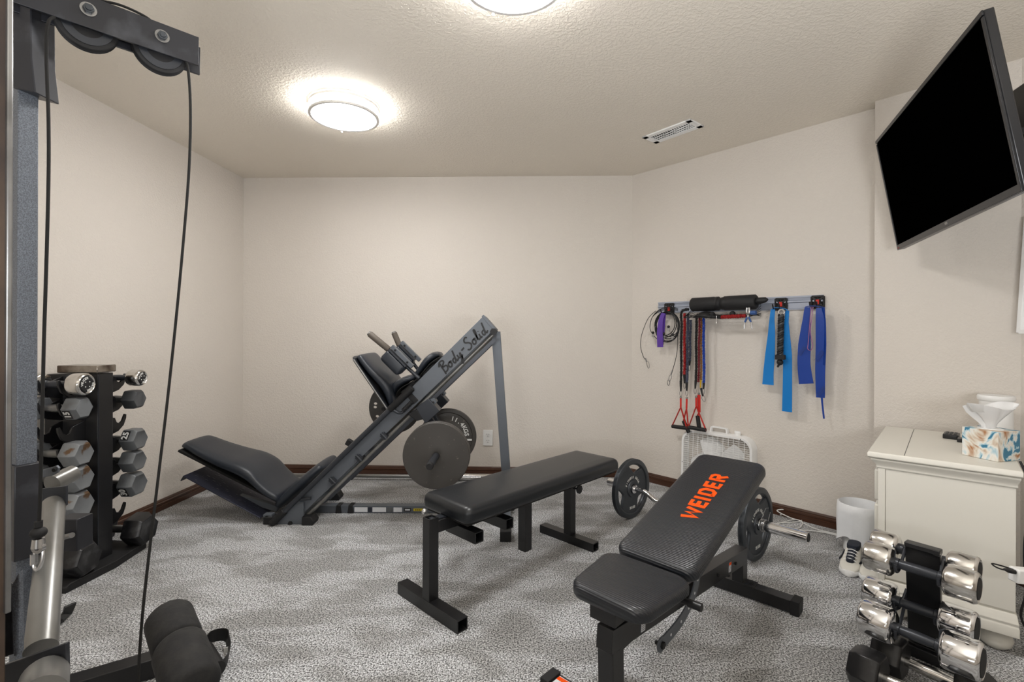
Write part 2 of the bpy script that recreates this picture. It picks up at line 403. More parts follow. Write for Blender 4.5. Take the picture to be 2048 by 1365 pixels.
# ================================================================ CEILING LAMPS
def lamp(loc,label):
    r=empty('ceiling_light',loc,label,'ceiling light','round ceiling lights')
    o=V(loc)
    mb=MB();mb.lathe([(.150,0),(.150,-.008),(.02,-.008)],o,n=48);part('base_plate',mb,'nickel',r)
    mb=MB();mb.lathe([(.02,-.007),(.148,-.007),(.150,-.054),(.02,-.054)],o,n=48);part('diffuser_side',mb,'glows',r)
    mb=MB();mb.lathe([(.02,-.055),(.150,-.055),(.150,-.058),(.143,-.064),(.06,-.068),(.001,-.069)],o,n=48);part('diffuser',mb,'glow',r,smooth=60)
    for z in(-.012,-.058):
        mb=MB();mb.ring([(.155,z-.006),(.168,z-.006),(.168,z+.006),(.155,z+.006)],o,n=56);part('trim_ring',mb,'nickel',r,bevel=.002)
    for k in range(3):
        a=2*PI*k/3+.5;p=o+V((math.cos(a)*.162,math.sin(a)*.162,0))
        mb=MB();mb.cyl(p+Z*-.012,p+Z*-.058,.003,n=8);part('post',mb,'nickel',r)
    mb=MB();a=-1.57;p=o+V((math.cos(2.0)*.162,math.sin(1.8)*.162,-.066));mb.sphere(p,.006,n=10);part('finial_knob',mb,'nickel',r)
    return r
lamp((-.845,2.425,CE),'round flush ceiling light with nickel rings, the whole one nearer the back wall')
lamp((0.0,1.475,CE),'round flush ceiling light cut off by the top edge of the photo')
# ceiling vent
q=[G(1295,268,CE),G(1322,283,CE),G(1394,255,CE),G(1370,242,CE)]
c=sum(q,V())/4;ex=((q[2]-q[1])+(q[3]-q[0])).normalized();ey=V((-ex.y,ex.x,0));L_=.305;W_=.135
v=empty('ceiling_vent',c,'white metal air vent in the ceiling above the angled wall','vent')
mb=MB()
R3=Matrix((ex,ey,Z)).transposed()
for sx,sy,w,h in((0,1,L_,.03),(0,-1,L_,.03),(1,0,.03,W_),(-1,0,.03,W_)):
    mb.box(c+ex*sx*(L_/2-.015)+ey*sy*(W_/2-.015)-Z*.004,(w,h,.008),m=R3)
part('vent_frame',mb,'whitep',v,bevel=.001)
mb=MB();mb.box(c-Z*.001,(L_-.04,W_-.04,.002),m=R3);part('duct_opening',mb,'gap',v)
for k in range(17):
    p=c+ex*(-L_/2+.04+k*(L_-.08)/16)-Z*.005
    mb=MB();t=.5 if k<9 else -.6
    mb.box(p,(.0105 if k<9 else .0045,W_-.06,.0018),m=R3@Matrix.Rotation(t,3,'Y'));part('louver',mb,'whitep',v)
for sy in(-.012,.012):
    mb=MB();mb.beam(c-ex*(L_/2-.03)+ey*sy-Z*.007,c+ex*(L_/2-.03)+ey*sy-Z*.007,.003,.003);part('cross_rib',mb,'whitep',v)
# outlet on back wall
p=RP(976,876,BL,nB)
v=empty('wall_outlet',p,'white double electrical outlet low on the back wall','outlet')
bx=(BR-BL).normalized();RB=Matrix((bx,-nB,Z)).transposed()
mb=MB();mb.box(p+nB*.003,(.070,.006,.113),m=RB);part('cover_plate',mb,'whitep',v,bevel=.002)
for s in(-1,1):
    mb=MB();mb.cushion(p+nB*.005+Z*s*.022,bx,Z,nB,.034,.030,.003,.012,.001);f=part('socket_face',mb,'whitep',v)
    for dx in(-.007,.007):
        mb=MB();mb.box(p+nB*.0086+Z*(s*.022+.003)+bx*dx,(.0022,.001,.009),m=RB);part('slot',mb,'gap',f)
    mb=MB();mb.cyl(p+nB*.0082+Z*(s*.022-.009),p+nB*.0090+Z*(s*.022-.009),.0026,n=10);part('ground_hole',mb,'gap',f)
mb=MB();mb.cyl(p+nB*.005,p+nB*.0075,.003,n=10);part('screw',mb,'nickel',v)
# ================================================================ TELEVISION
hv=V((-.393,-.92,0)).normalized();n0=V((-.92,.393,0)).normalized();a10=math.radians(9.5)
upv=(Z*math.cos(a10)+n0*math.sin(a10)).normalized();nv=hv.cross(upv);nv=nv if nv.dot(n0)>0 else -nv
TL=V((1.654,2.2,1.907));TW=.967;TH=.508
def tv(x,y,z=0):return TL+hv*x-upv*y+nv*z
cc=tv(TW/2,TH/2,-.03)
t=empty('television',cc,'black flat screen television on a wall arm, swivelled high at the right','television')
TR_=Matrix((hv,upv,nv)).transposed()
mb=MB();mb.box(tv(TW/2,TH/2,-.012),(TW,TH,.024),m=TR_);part('casing',mb,'tvk',t,bevel=.004)
for a,b,w,h in((TW/2,.007,TW,.014),(TW/2,TH-.011,TW,.022),(.006,TH/2,.012,TH-.036),(TW-.006,TH/2,.012,TH-.036)):
    mb=MB();mb.box(tv(a,b,.002),(w,h,.005),m=TR_);part('bezel_strip',mb,'tvk',t,bevel=.0012)
mb=MB();mb.box(tv(TW/2,TH/2-.004,.0008),(TW-.024,TH-.036,.0016),m=TR_);part('screen',mb,'tvs',t)
mb=MB();mb.cushion(tv(TW/2,TH*.56,-.024),hv,upv,-nv,TW*.80,TH*.80,.035,.03,.02);part('rear_housing',mb,'tvk',t)
mb=MB();mb.box(tv(TW*.53,TH-.0125,.0050),(.020,.009,.001),m=TR_);part('logo_badge',mb,'steel',t)
mb=MB();mb.box(tv(.02,TH-.008,.0050),(.016,.004,.001),m=TR_);part('indicator_light',mb,'redc',t)
# mount
wp=V((2.11,1.55,1.66));ac=tv(TW/2,TH/2,-.062)
w_=empty('television_wall_mount',wp,'black articulated arm bracket holding the television off the right wall','wall mount')
mb=MB();mb.box(wp+V((-.006,0,0)),(.03,.12,.30));part('wall_plate',mb,'blk',w_,bevel=.002)
k1=V((1.80,1.42,1.66))
for dz in(-.05,.05):
    mb=MB();mb.beam(wp+Z*dz,k1+Z*dz,.035,.03);part('arm',mb,'blk',w_,bevel=.003)
    mb=MB();mb.beam(k1+Z*dz*.5,ac+Z*dz*.5-nv*.02,.03,.026);part('arm',mb,'blk',w_,bevel=.003)
mb=MB();mb.cyl(k1-Z*.08,k1+Z*.08,.02);part('pivot',mb,'blk',w_)
mb=MB();mb.box(ac+nv*-.008,(.24,.22,.012),m=TR_);part('tilt_plate',mb,'blk',w_,bevel=.002)
mb=MB();pp=D(2052,250,1.62);mb.box(pp,(.02,.10,.28),rz=-.3);part('cover_plate',mb,'blk',w_,bevel=.004)
# white framed board at the right edge
pb=V((2.062,1.925,1.045))
mb=MB();mb.loft([[V((2.055,1.955,1.04)),V((2.10,1.955,1.04)),V((2.10,1.70,1.04)),V((2.055,1.70,1.04))],[V((2.085,1.955,1.50)),V((2.11,1.955,1.50)),V((2.11,1.70,1.50)),V((2.085,1.70,1.50))]])
b_=empty('framed_white_board',V((2.08,1.83,1.04)),'white framed board on the right wall, a sliver at the photo edge under the television','board')
part('backing_board',mb,'whitep',b_)
for yy in(1.950,1.705):
    mb=MB();mb.beam(V((2.050,yy,1.035)),V((2.080,yy,1.505)),.018,.018);part('frame_rail',mb,'whitep',b_,bevel=.002)
mb=MB();mb.beam(V((2.050,1.95,1.04)),V((2.050,1.705,1.04)),.018,.018);part('frame_rail',mb,'whitep',b_,bevel=.002)
# ================================================================ FLAT BENCH
c0=V((-.298,1.787,0));c1=V((.288,2.388,0));ax=(c1-c0).normalized();px_=V((ax.y,-ax.x,0))
b=empty('flat_bench',(c0+c1)/2,'plain black padded flat bench on two T shaped steel feet','weight bench')
T=.042
mb=MB();mb.channel(c0-px_*.185+Z*.0225,c0+px_*.185+Z*.0225,T+.004,.045);part('foot_bar',mb,'blk',b,bevel=.0012)
mb=MB();mb.channel(c0+Z*.044,c0+Z*.345,T,T,up=ax);part('leg',mb,'blk',b,bevel=.0012)
mb=MB();mb.channel(c1-px_*.175+Z*.02,c1+px_*.155+Z*.02,T+.004,.04);part('foot_bar',mb,'blk',b,bevel=.0012)
mb=MB();mb.beam(c1+Z*.04,c1+Z*.315,T,T,up=ax);part('leg',mb,'blk',b,bevel=.0012)
mb=MB();mb.beam(c0+ax*.02+Z*.310,c0+ax*.98+Z*.310,.045,.045);part('spine_beam',mb,'blk',b,bevel=.001)
mb=MB();mb.channel(c0+ax*.13+Z*.268-px_*.05,c0+ax*.13+Z*.268+px_*.125,.042,.042);part('cross_stub',mb,'blk',b,bevel=.001)
mb=MB();mb.channel(c0+ax*.30+Z*.268-px_*.05,c0+ax*.30+Z*.268+px_*.115,.042,.042);part('cross_stub',mb,'blk',b,bevel=.001)
mb=MB();mb.beam(c0+ax*.46+px_*.05+Z*.31,c0+ax*.46+px_*.05+Z*.095,.042,.042,up=ax);part('drop_tube',mb,'blk',b,bevel=.001)
mb=MB();mb.beam(c0+ax*.0+Z*.335-px_*.0,c0+ax*.09+Z*.335,.03,.006);part('pad_bracket',mb,'dgry',b,bevel=.001)
mb=MB();mb.sphere(c0-px_*.01-ax*.0+Z*.355-px_*.03,.011,n=12);part('knob',mb,'alu',b)
kb=c1+px_*.021+Z*.27;mb=MB();mb.cyl(kb,kb+px_*.035,.005,n=10);mb.lathe([(.006,.028),(.012,.032),(.022,.034),(.022,.041),(.012,.045),(.001,.046)],kb,px_,n=8);part('adjust_knob',mb,'blkm',b)
pc=(G(857,1000,.36)+G(935,1048,.36)+G(1228,930,.36)+G(1165,907,.36))/4
pc=c0+ax*.562+px_*.004+Z*.333;
mb=MB();mb.cushion(pc,px_,ax,Z,.285,1.018,.062,.035,.028);part('pad',mb,'vinyl',b,smooth=60)
mb=MB();mb.box(pc-Z*.004,(.24,.98,.012),m=Matrix((px_,ax,Z)).transposed());part('pad_board',mb,'gap',b)
# ================================================================ ADJUSTABLE BENCH
Fc=V((.258,1.236,0));Rc=V((.905,1.915,0));ax=(Rc-Fc).normalized();pw=V((ax.y,-ax.x,0))
b=empty('adjustable_bench',(Fc+Rc)/2,'black adjustable incline bench with orange lettering on its raised back pad','weight bench')
mb=MB();mb.beam(Rc-pw*.20+Z*.0275,Rc+pw*.20+Z*.0275,.05,.045);part('rear_stabilizer',mb,'blk',b,bevel=.0015)
for s in(-1,1):
    mb=MB();mb.beam(Rc+pw*s*.185+Z*.0275,Rc+pw*s*.215+Z*.0265,.058,.053);part('end_cap',mb,'rub',b,bevel=.002)
mb=MB();mb.beam(Rc+Z*.05,Rc+Z*.135,.042,.052,up=ax);part('rear_upright',mb,'blk',b,bevel=.0015)
mb=MB();mb.beam(Fc-pw*.20+Z*.0275,Fc+pw*.20+Z*.0275,.05,.045);part('front_stabilizer',mb,'blk',b,bevel=.0015)
for s in(-1,1):
    mb=MB();mb.beam(Fc+pw*s*.185+Z*.0275,Fc+pw*s*.215+Z*.0275,.058,.055);ec=part('end_cap',mb,'rub',b,bevel=.002)
fe=D(1222,1262,1.16);re=D(1484,1132,1.93)
fe=V((Fc.x+ax.x*-.005,Fc.y+ax.y*-.005,.250));re=Rc+ax*.02+Z*.150
mb=MB();mb.beam(fe-ax*.03+Z*.008,re,.046,.058);part('main_beam',mb,'blk',b,bevel=.0012)
mb=MB();mb.beam(Fc+Z*.05,fe+ax*.0-Z*.02,.045,.052,up=ax);part('front_leg',mb,'blk',b,bevel=.0015)
mb=MB();mb.beam(fe+ax*.03-Z*.032,fe+ax*.10-Z*.030,.04,.008);part('weld_plate',mb,'blk',b)
# warning stickers
def at(s,side,dz):  # on the beam's side
    p=fe.lerp(re,s);return p+pw*side*.0236+Z*dz
bd=(re-fe).normalized();bu=pw.cross(bd);bu=bu if bu.z>0 else -bu
RS=Matrix((bd,pw,bu)).transposed()
for s in(.13,.80):
    mb=MB();mb.box(at(s,1,.0),(.022,.0008,.034),m=RS);st=part('warning_sticker',mb,'paper',b)
    mb=MB();mb.box(at(s,1,0)+bu*.012+pw*.0006,(.022,.0006,.010),m=RS);part('orange_header',mb,'orange',st)
    for k in range(4):
        mb=MB();mb.box(at(s,1,0)+bu*(.003-k*.005)+pw*.0006,(.017,.0004,.001),m=RS);part('print_line',mb,'hexd',st)
sp=Fc-pw*.155+Z*.0508
mb=MB();mb.box(sp,(.05,.035,.0008),m=Matrix((pw,ax,Z)).transposed());st=part('warning_sticker',mb,'paper',b)
mb=MB();mb.box(sp+ax*.008+Z*.0006,(.05,.014,.0006),m=Matrix((pw,ax,Z)).transposed());part('orange_header',mb,'orange',st)
# seat
sc=Fc+ax*.055;sl=.10
sx=(ax*math.cos(.03)+Z*math.sin(.03))
seatc=V((.312,1.297,.330))
mb=MB();mb.cushion(seatc,pw,sx,pw.cross(sx)if pw.cross(sx).z>0 else -pw.cross(sx),.222,.240,.037,.045,.016,taper=1.24);part('seat_pad',mb,'ribbed',b,smooth=60)
mb=MB();mb.beam(seatc-ax*.09-Z*.014,seatc+ax*.14-Z*.014,.04,.032);part('seat_support',mb,'blk',b,bevel=.001)
mb=MB();mb.cyl(fe+ax*.05,fe+ax*.045+Z*.055,.02);part('seat_post',mb,'blk',b)
mb=MB();mb.beam(seatc-ax*.085-pw*.045-Z*.02,seatc-ax*.085+pw*.03-Z*.02,.05,.036);part('seat_bracket',mb,'blk',b,bevel=.001)
mb=MB();mb.cyl(seatc+ax*.10-pw*.03-Z*.02,seatc+ax*.10+pw*.155-Z*.02,.008);mb.cyl(seatc+ax*.10+pw*.125-Z*.02,seatc+ax*.10+pw*.16-Z*.02,.011);part('locking_pin',mb,'blk',b)
# back pad
ti=math.radians(15.5);bx_=(ax*math.cos(ti)+Z*math.sin(ti)).normalized();bn=pw.cross(bx_);bn=bn if bn.z>0 else -bn
b0=seatc+ax*.142+Z*.004;BLn=.672
bc=b0+bx_*(BLn/2)
mb=MB();mb.cushion(bc,pw,bx_,bn,.252,BLn,.040,.04,.017);part('back_pad',mb,'ribbed',b,smooth=60)
for s in(-1,1):
    mb=MB();mb.beam(b0+bx_*.04+pw*s*.04-bn*.012,b0+bx_*.56+pw*s*.04-bn*.012,.022,.022);part('back_pad_rail',mb,'blk',b)
mb=MB()
hz=b0+ax*.02-Z*.03;mb.cyl(hz-pw*.05,hz+pw*.05,.009);part('hinge_bolt',mb,'blkm',b)
# WEIDER lettering: block strokes on the pad, reading up the pad
LT={'W':([[(0,1),(.24,0),(.5,.8),(.76,0),(1,1)]],1.35),'E':([[(1,1),(.1,1),(.1,0),(1,0)],[(.1,.5),(.95,.5)]],.8),
'I':([[(.1,1.1),(.1,-.1)]],.2),'D':([[(.1,0),(.1,1),(.65,1),(.95,.75),(.95,.25),(.65,0),(.0,0)]],.95),
'R':([[(.1,-.1),(.1,1),(.75,1),(.95,.85),(.95,.62),(.75,.48),(.1,.48)],[(.5,.48),(.98,-.1)]],.95)}
def letters(word,h,gap):
    out=[];x=0
    for ch in word:
        st,w=LT[ch]
        for l in st:out.append([(x+p[0]*w*h,p[1]*h) for p in l])
        x+=w*h+gap
    return out,x-gap
ls,tw=letters('WEIDER',.047,.020)
yd=-pw
o_=b0+bx_*.235+bn*.0412-yd*.045
k_=.285/tw
ls=[[(p[0]*k_,p[1]) for p in l] for l in ls]
strokes('lettering',ls,.0135,o_+pw*-.012,bx_,yd,'orange',b,t=.001)
# curved adjustment plate
cen=b0+ax*.03-Z*.02+pw*.035
pts=[RP(x,y,cen,pw) for x,y in((1398,1130),(1394,1160),(1386,1192),(1370,1228),(1350,1258),(1322,1290))]
P=smooth_pts(pts,6)
SD=[(P[min(k+1,len(P)-1)]-P[max(k-1,0)]).normalized().cross(pw) for k in range(len(P))]
mb=MB();mb.ribbon(P,SD,.036,.005);mb.cyl(P[-1]-pw*.0025,P[-1]+pw*.0025,.021,n=28)
part('adjustment_arc',mb,'gry',b,bevel=.0008,label='bare grey curved steel plate with holes')
for k in range(6,len(P)-3,5):
    mb=MB();mb.cyl(P[k]-pw*.0032,P[k]+pw*.0032,.0042,n=12);part('hole',mb,'paper',b)
mb=MB();mb.cyl(P[-1]-pw*.016,P[-1]+pw*.004,.006,n=8);mb.cyl(P[-1]+pw*.003,P[-1]+pw*.01,.010,n=6);part('arc_bolt',mb,'blkm',b)
for s in(.68,.86):
    q=fe.lerp(re,s)+pw*.0235;mb=MB();mb.cyl(q,q+pw*.004,.006,n=6);part('bolt',mb,'blkm',b)
for s in(-1,1):
    q=Rc+pw*s*.045+Z*.05;mb=MB();mb.cyl(q,q+Z*.006,.009,n=6);part('bolt',mb,'blkm',b)
mb=MB();mb.box(Rc+Z*.052,(.12,.055,.004),m=Matrix((pw,ax,Z)).transposed());part('mount_plate',mb,'blk',b,bevel=.001)
# ================================================================ LEG PRESS
NY,FY,CY=2.60,2.95,2.775
lp=empty('leg_press_machine',V((-.75,CY,0)),'grey sled leg press machine with a long slanting rail, near the back wall','leg press')
def pl(pts,y0,y1,yref=None):
    yr=y0 if yref is None else yref
    P=[D(a,b,yr) for a,b in pts];P=[V((p.x,y0,p.z)) for p in P];return P,V((0,y1-y0,0))
def pris(name,pts,y0,y1,m,bevel=.0015,yref=None,label=None,par=None,smooth=38):
    P,v=pl(pts,y0,y1,yref);mb=MB();mb.prism(P,v);return part(name,mb,m,par or lp,bevel,smooth,label)
def dz(px,py,y=NY):
    return D(px,py,y)
rl=[(965,634),(988,660),(602,1032),(566,1032)]
pris('slanted_rail',rl,NY,NY+.045,'gry')
pris('slanted_rail',rl,FY,FY+.045,'gry',yref=NY)
# top end cross plate
a=dz(968,640);b2=dz(990,664)
mb=MB();mb.prism([V((p.x,NY-.002,p.z)) for p in(dz(963,633),dz(967,630),dz(992,658),dz(988,662))],(0,.405,0));part('rail_end_plate',mb,'gry',lp,.001)
# round side tubes with grips
for yy in(NY-.03,FY+.075):
    p0=D(826,776,NY);p1=D(548,1049,NY)
    p0=V((p0.x,yy,p0.z));p1=V((p1.x,yy,p1.z+.012))
    mb=MB();mb.cyl(p0,p1,.0135);f=part('side_tube',mb,'dgry',lp)
    d=(p0-p1).normalized()
    for a,c in((p0+d*.004,p0-d*.165),(p1,p1+d*.10)):
        mb=MB();mb.tube([a,a.lerp(c,.02),a.lerp(c,.98),c],[.015,.0185,.0185,.016],16);part('grip_sleeve',mb,'rub',f)
# bent safety handle
q=[D(784,818,NY-.03),D(796,826,NY-.03),D(806,824,NY-.03),D(824,806,NY-.03)]
mb=MB();mb.tube(smooth_pts(q,4),.008,10);part('stop_handle',mb,'dgry',lp)
mb=MB();pp=[D(806+18*i/24,822-18*i/24,NY-.03) for i in range(25)];mb.tube(pp,[.0125 if i%2 else .0105 for i in range(25)],12);part('spring_grip',mb,'rub',lp)
q=[D(602,1000,NY-.03),D(622,998,NY-.02)]
mb=MB();mb.cyl(D(596,1000,NY-.02),D(622,997,NY-.02),.009);part('stop_handle',mb,'dgry',lp)
mb=MB();mb.box(D(826,798,NY-.003),(.03,.012,.05),m=Matrix.Rotation(-.75,3,'Y'));part('latch_plate',mb,'blkm',lp,.001)
# guide rods under the rails
for yy in(NY+.02,FY+.02):
    a=D(986,670,NY);c=D(612,1034,NY);a=V((a.x,yy,a.z));c=V((c.x,yy,c.z))
    mb=MB();mb.cyl(a,c,.0105);part('guide_rod',mb,'tubegry',lp)
    a=D(990,679,NY);c=D(655,1000,NY);a=V((a.x,yy,a.z));c=V((c.x,yy,c.z))
    mb=MB();mb.beam(a,c,.02,.007,up=Y);part('rack_strip',mb,'dgry',lp)
for px,py in((768,873),(718,917),(665,962)):
    a=D(px,py,NY-.012);d=(D(px+10,py+10,NY-.012)-a).normalized()
    mb=MB();mb.cyl(a-d*.022,a+d*.020,.0085,n=12);mb.box(a+V((0,.02,0)),(.03,.05,.03),m=Matrix.Rotation(.78,3,'Y'));part('rod_bracket',mb,'dgry',lp)
for px,py in((813,847),(736,922)):
    mb=MB();mb.box(D(px,py,NY+.05),(.024,.04,.020),m=Matrix.Rotation(.78,3,'Y'));part('stop_block',mb,'blkm',lp,.001)
mb=MB();mb.box(D(699,886,NY+.12),(.035,.03,.035),m=Matrix.Rotation(.5,3,'Y'));part('stop_block',mb,'rub',lp,.004)
mb=MB();mb.beam(D(782,878,NY+.05),D(690,925,NY+.05),.012,.02,up=Y);part('safety_catch',mb,'dgry',lp,.001)
# bottom gussets and cross bases
pris('foot_gusset',[(555,1053),(607,1053),(607,1006),(592,1005),(548,1046)],NY-.012,NY-.002,'gry')
pris('foot_gusset',[(555,1053),(607,1053),(607,1006),(592,1005),(548,1046)],FY+.05,FY+.06,'gry',yref=NY)
pris('hinge_block',[(526,1052),(543,1052),(543,1030),(526,1030)],NY-.01,NY+.03,'gry')
mb=MB();o=D(581,1047,NY-.012);mb.cyl(o,o-Y*.008,.012,n=6);part('bolt',mb,'blkm',lp)
o=D(534,1035,NY-.01);mb=MB();mb.cyl(o,o-Y*.006,.009,n=6);part('bolt',mb,'blkm',lp)
mb=MB();mb.beam(V((-1.145,NY-.005,.03)),V((-1.145,FY+.06,.03)),.055,.05);part('front_cross_base',mb,'gry',lp,.002)
for yy in(NY+.005,FY+.045):
    mb=MB();x=-1.115
    mb.prism([V((x,yy-.035,0)),V((x+.058,yy-.035,0)),V((x+.066,yy-.035,.018)),V((x+.048,yy-.035,.046)),V((x,yy-.035,.046))],(0,.07,0));part('rubber_foot',mb,'rub',lp,.003)
for yy in(NY+.01,FY+.04):
    mb=MB();mb.box(V((-1.30,yy,.02)),(.05,.06,.04));part('rubber_foot',mb,'rub',lp,.004)
# base beam
bz=.022
mb=MB();mb.beam(V((-1.13,CY,bz)),V((-.03,CY,bz)),.046,.040);bb=part('base_beam',mb,'gry',lp,.0015)
def lab(x0,x1,m,zh=.026,nm='label_sticker'):
    a=D(x0,1019,CY-.0235);c=D(x1,1019,CY-.0235);mb=MB();mb.box(V(((a.x+c.x)/2,CY-.0235,bz-.001)),(c.x-a.x,.0012,zh));return part(nm,mb,m,bb)
lab(709,735,'paper');lab(736,744,'navy');lab(745,772,'paper');lab(774,785,'hexg');lab(787,804,'paper')
o=lab(808,822,'ink',.018)
lb=lab(827,846,'yellow',.014)
for x0,x1,zz in((810,820,.004),):
    a=D(x0,1019,CY-.0245);c=D(x1,1019,CY-.0245);mb=MB();mb.box(V(((a.x+c.x)/2,CY-.0245,bz-.001)),(c.x-a.x,.0006,.008));part('print_line',mb,'paper',o)
for x in(830,834,838):
    a=D(x,1019,CY-.0245);mb=MB();mb.box(V((a.x+.004,CY-.0245,bz-.001)),(.008,.0006,.005));part('print_line',mb,'ink',lb)
for x in(680,704):
    a=D(x,1019,CY);mb=MB();w=.030
    mb.prism([V((a.x-w*.6,CY-.027,.001)),V((a.x+w*.6,CY-.027,.001)),V((a.x+w*.4,CY-.027,.045)),V((a.x-w*.4,CY-.027,.045))],(0,.054,0));part('rubber_saddle',mb,'rub',lp,.002)
# upright and rear base
mb=MB();up0=D(992,664,CY);up1=D(1017,1010,CY)
mb.beam(V((up0.x,CY,up0.z)),V((up1.x,CY,.04)),.05,.075,up=Y);part('rear_upright',mb,'gry',lp,.002)
mb=MB();mb.beam(V((-.028,2.385,.025)),V((-.028,3.16,.025)),.050,.046);part('rear_cross_base',mb,'gry',lp,.002)
for a,c in((2.375,2.43),(3.115,3.17)):
    mb=MB();mb.beam(V((-.028,a,.026)),V((-.028,c,.026)),.056,.052);part('end_cap',mb,'rub',lp,.003)
mb=MB();mb.box(V((-.028,CY-.03,.052)),(.062,.07,.012));part('clamp_plate',mb,'gry',lp,.001)
for sx in(-1,1):
    mb=MB();mb.sphere(V((-.028+sx*.036,CY-.02,.028)),.012,n=10);part('bolt',mb,'blkm',lp)
mb=MB();o=D(988,662,CY-.05);mb.cyl(D(987,664,NY-.01),V((D(987,664,NY).x,FY+.06,D(987,664,NY).z)),.014);mb.cyl(D(987,664,NY-.014),D(987,664,NY-.004),.02,n=6);part('top_axle',mb,'blkm',lp)
# back pad (contoured), loft along its length
p0=V((-1.825,CY,.405));p1=V((-1.262,CY,.120));d=(p1-p0).normalized();n=V((-d.z,0,d.x));n=n if n.z>0 else -n
Lp=(p1-p0).length
prof=[(0,.085,-.004,.030),(.012,.105,0,.040),(.06,.118,.003,.05),(.2,.135,.004,.055),(.4,.155,.012,.065),(.55,.165,.022,.075),(.68,.168,.020,.075),(.8,.168,.004,.062),(.9,.165,-.006,.055),(.97,.158,-.008,.05),(1.,.145,-.012,.035)]
def padloft(p0,d,n,L,prof,side=Y,exp=3.2,N=28):
    rings=[]
    for s,hw,off,th in prof:
        c=p0+d*(L*s)+n*(off+th/2-.02);r=[]
        for k in range(N):
            a=2*PI*k/N;cx,sx=math.cos(a),math.sin(a)
            x=abs(cx)**(2/exp)*(1 if cx>0 else -1)*hw;z=abs(sx)**(2/exp)*(1 if sx>0 else -1)*th/2
            r.append(c+side*x+n*z)
        rings.append(r)
    return rings
def refine(prof,m=4):
    P=smooth_pts([V((a,b,c)) for a,b,c,_ in prof],m);Q=smooth_pts([V((a,t,0)) for a,_,_,t in prof],m)
    return [(p.x,p.y,p.z,q.y) for p,q in zip(P,Q)]
mb=MB();mb.loft(padloft(p0,d,n,Lp,refine(prof)));part('back_pad',mb,'vinyl2',lp,smooth=60)
mb=MB();mb.box((p0+p1)/2-n*.024,(Lp*.96,.26,.012),m=Matrix((d,Y,n)).transposed());part('pad_board',mb,'gap',lp)
# seat pad rising behind the rails
s0=V((-1.275,CY,.075));s1=V((-1.045,CY,.290));sd=(s1-s0).normalized();sn=V((-sd.z,0,sd.x));sn=sn if sn.z>0 else -sn
mb=MB();mb.loft(padloft(s0,sd,sn,(s1-s0).length,refine([(0,.13,0,.04),(.05,.155,0,.055),(.5,.16,0,.06),(.93,.13,0,.05),(1,.10,0,.03)])));part('seat_pad',mb,'vinyl2',lp,smooth=60)
# tread plate platform
t0=D(369,951,NY);t1=D(522,1042,NY)
th=V((0,0,-.006))
mb=MB();A=V((t0.x,NY-.01,t0.z));B=V((t1.x,NY-.01,max(.035,t1.z)))
mb.prism([A,B,B+th,A+th],(0,.40,0));part('tread_plate',mb,'diamond',lp,.001)
mb=MB();mb.prism([A,A+V((.004,0,-.004)),A+V((-.012,0,-.03)),A+V((-.016,0,-.026))],(0,.40,0));part('tread_plate_lip',mb,'dgry',lp,.001)
for yy in(NY+.10,FY-.02):
    mb=MB();mb.beam(V((-1.60,yy,0.135)),V((-1.30,yy,.045)),.03,.03);part('platform_support',mb,'gry',lp,.001)
# sled: large contoured upper pad
def dxz(px,py,y):p=D(px,py,NY);return V((p.x,y,p.z))
u0=dxz(706,716,0);u1=dxz(778,822,0);ud=(u1-u0).normalized();un=V((-ud.z,0,ud.x));un=un if un.x>0 else -un
cy=CY
u0.y=cy;u1.y=cy
prof=[(0,.135,0,.030),(.03,.155,0,.045),(.15,.165,0,.052),(.35,.168,.004,.06),(.55,.168,.012,.072),(.72,.165,.012,.07),(.88,.155,0,.055),(.97,.14,-.004,.04),(1,.12,-.006,.03)]
mb=MB();mb.loft(padloft(u0+un*.02,ud,un,(u1-u0).length,refine(prof)));part('sled_back_pad',mb,'vinyl2',lp,smooth=60)
mb=MB();mb.cushion(u0+ud*((u1-u0).length*.46)-un*.008,Y,ud,un,.36,(u1-u0).length*.98,.008,.05,.002);part('sled_plate',mb,'dgry',lp,.001)
mb=MB();q0=u0+ud*.0-Y*.178;mb.tube([q0+ud*.01-un*.002,q0+ud*.33-un*.002],.006,8);part('sled_rim_tube',mb,'steel',lp)
# shoulder pads
for yc,(hx,hy) in((2.57,(787,727)),(2.86,(806,715))):
    c=D(hx,hy,yc);dd=(D(hx+30,hy+30,yc)-c).normalized();nn=V((dd.z,0,-dd.x));nn=nn if nn.x>0 else -nn
    mb=MB();mb.cushion(c+nn*.035,dd,Y,-nn,.135,.085,.065,.02,.022);part('shoulder_pad',mb,'vinyl2',lp,smooth=60)
    mb=MB();mb.box(c+nn*.040,(.125,.08,.008),m=Matrix((dd,Y,nn)).transposed());part('pad_board',mb,'dgry',lp,.001)
    mb=MB()
    e=c+nn*.058;mb.beam(e-dd*.07,e+dd*.085,.022,.03,up=Y);part('pad_arm',mb,'gry',lp,.002)
    for s in(-.04,.05):
        mb=MB();o=e+dd*s-Y*.014;mb.cyl(o,o-Y*.006,.006,n=6);part('bolt',mb,'blkm',lp)
for yc,pts in((2.585,((838,757),(782,705),(776,699))),(2.88,((838,742),(806,700),(797,689)))):
    pp=[D(a,c,yc) for a,c in pts]
    mb=MB();mb.tube(pp,.010,12);part('handle_arm',mb,'dgry',lp)
for yc,a,c in((2.585,(778,700),(739,668)),(2.88,(799,692),(788,666))):
    A=D(*a,yc);B=D(*c,yc)
    mb=MB();mb.tube([A,A.lerp(B,.04),A.lerp(B,.96),B],[.013,.017,.017,.014],16);part('handle_grip',mb,'bronze',lp)
    mb=MB();mb.cyl(B,B+(B-A).normalized()*.006,.013);part('grip_cap',mb,'steel',lp)
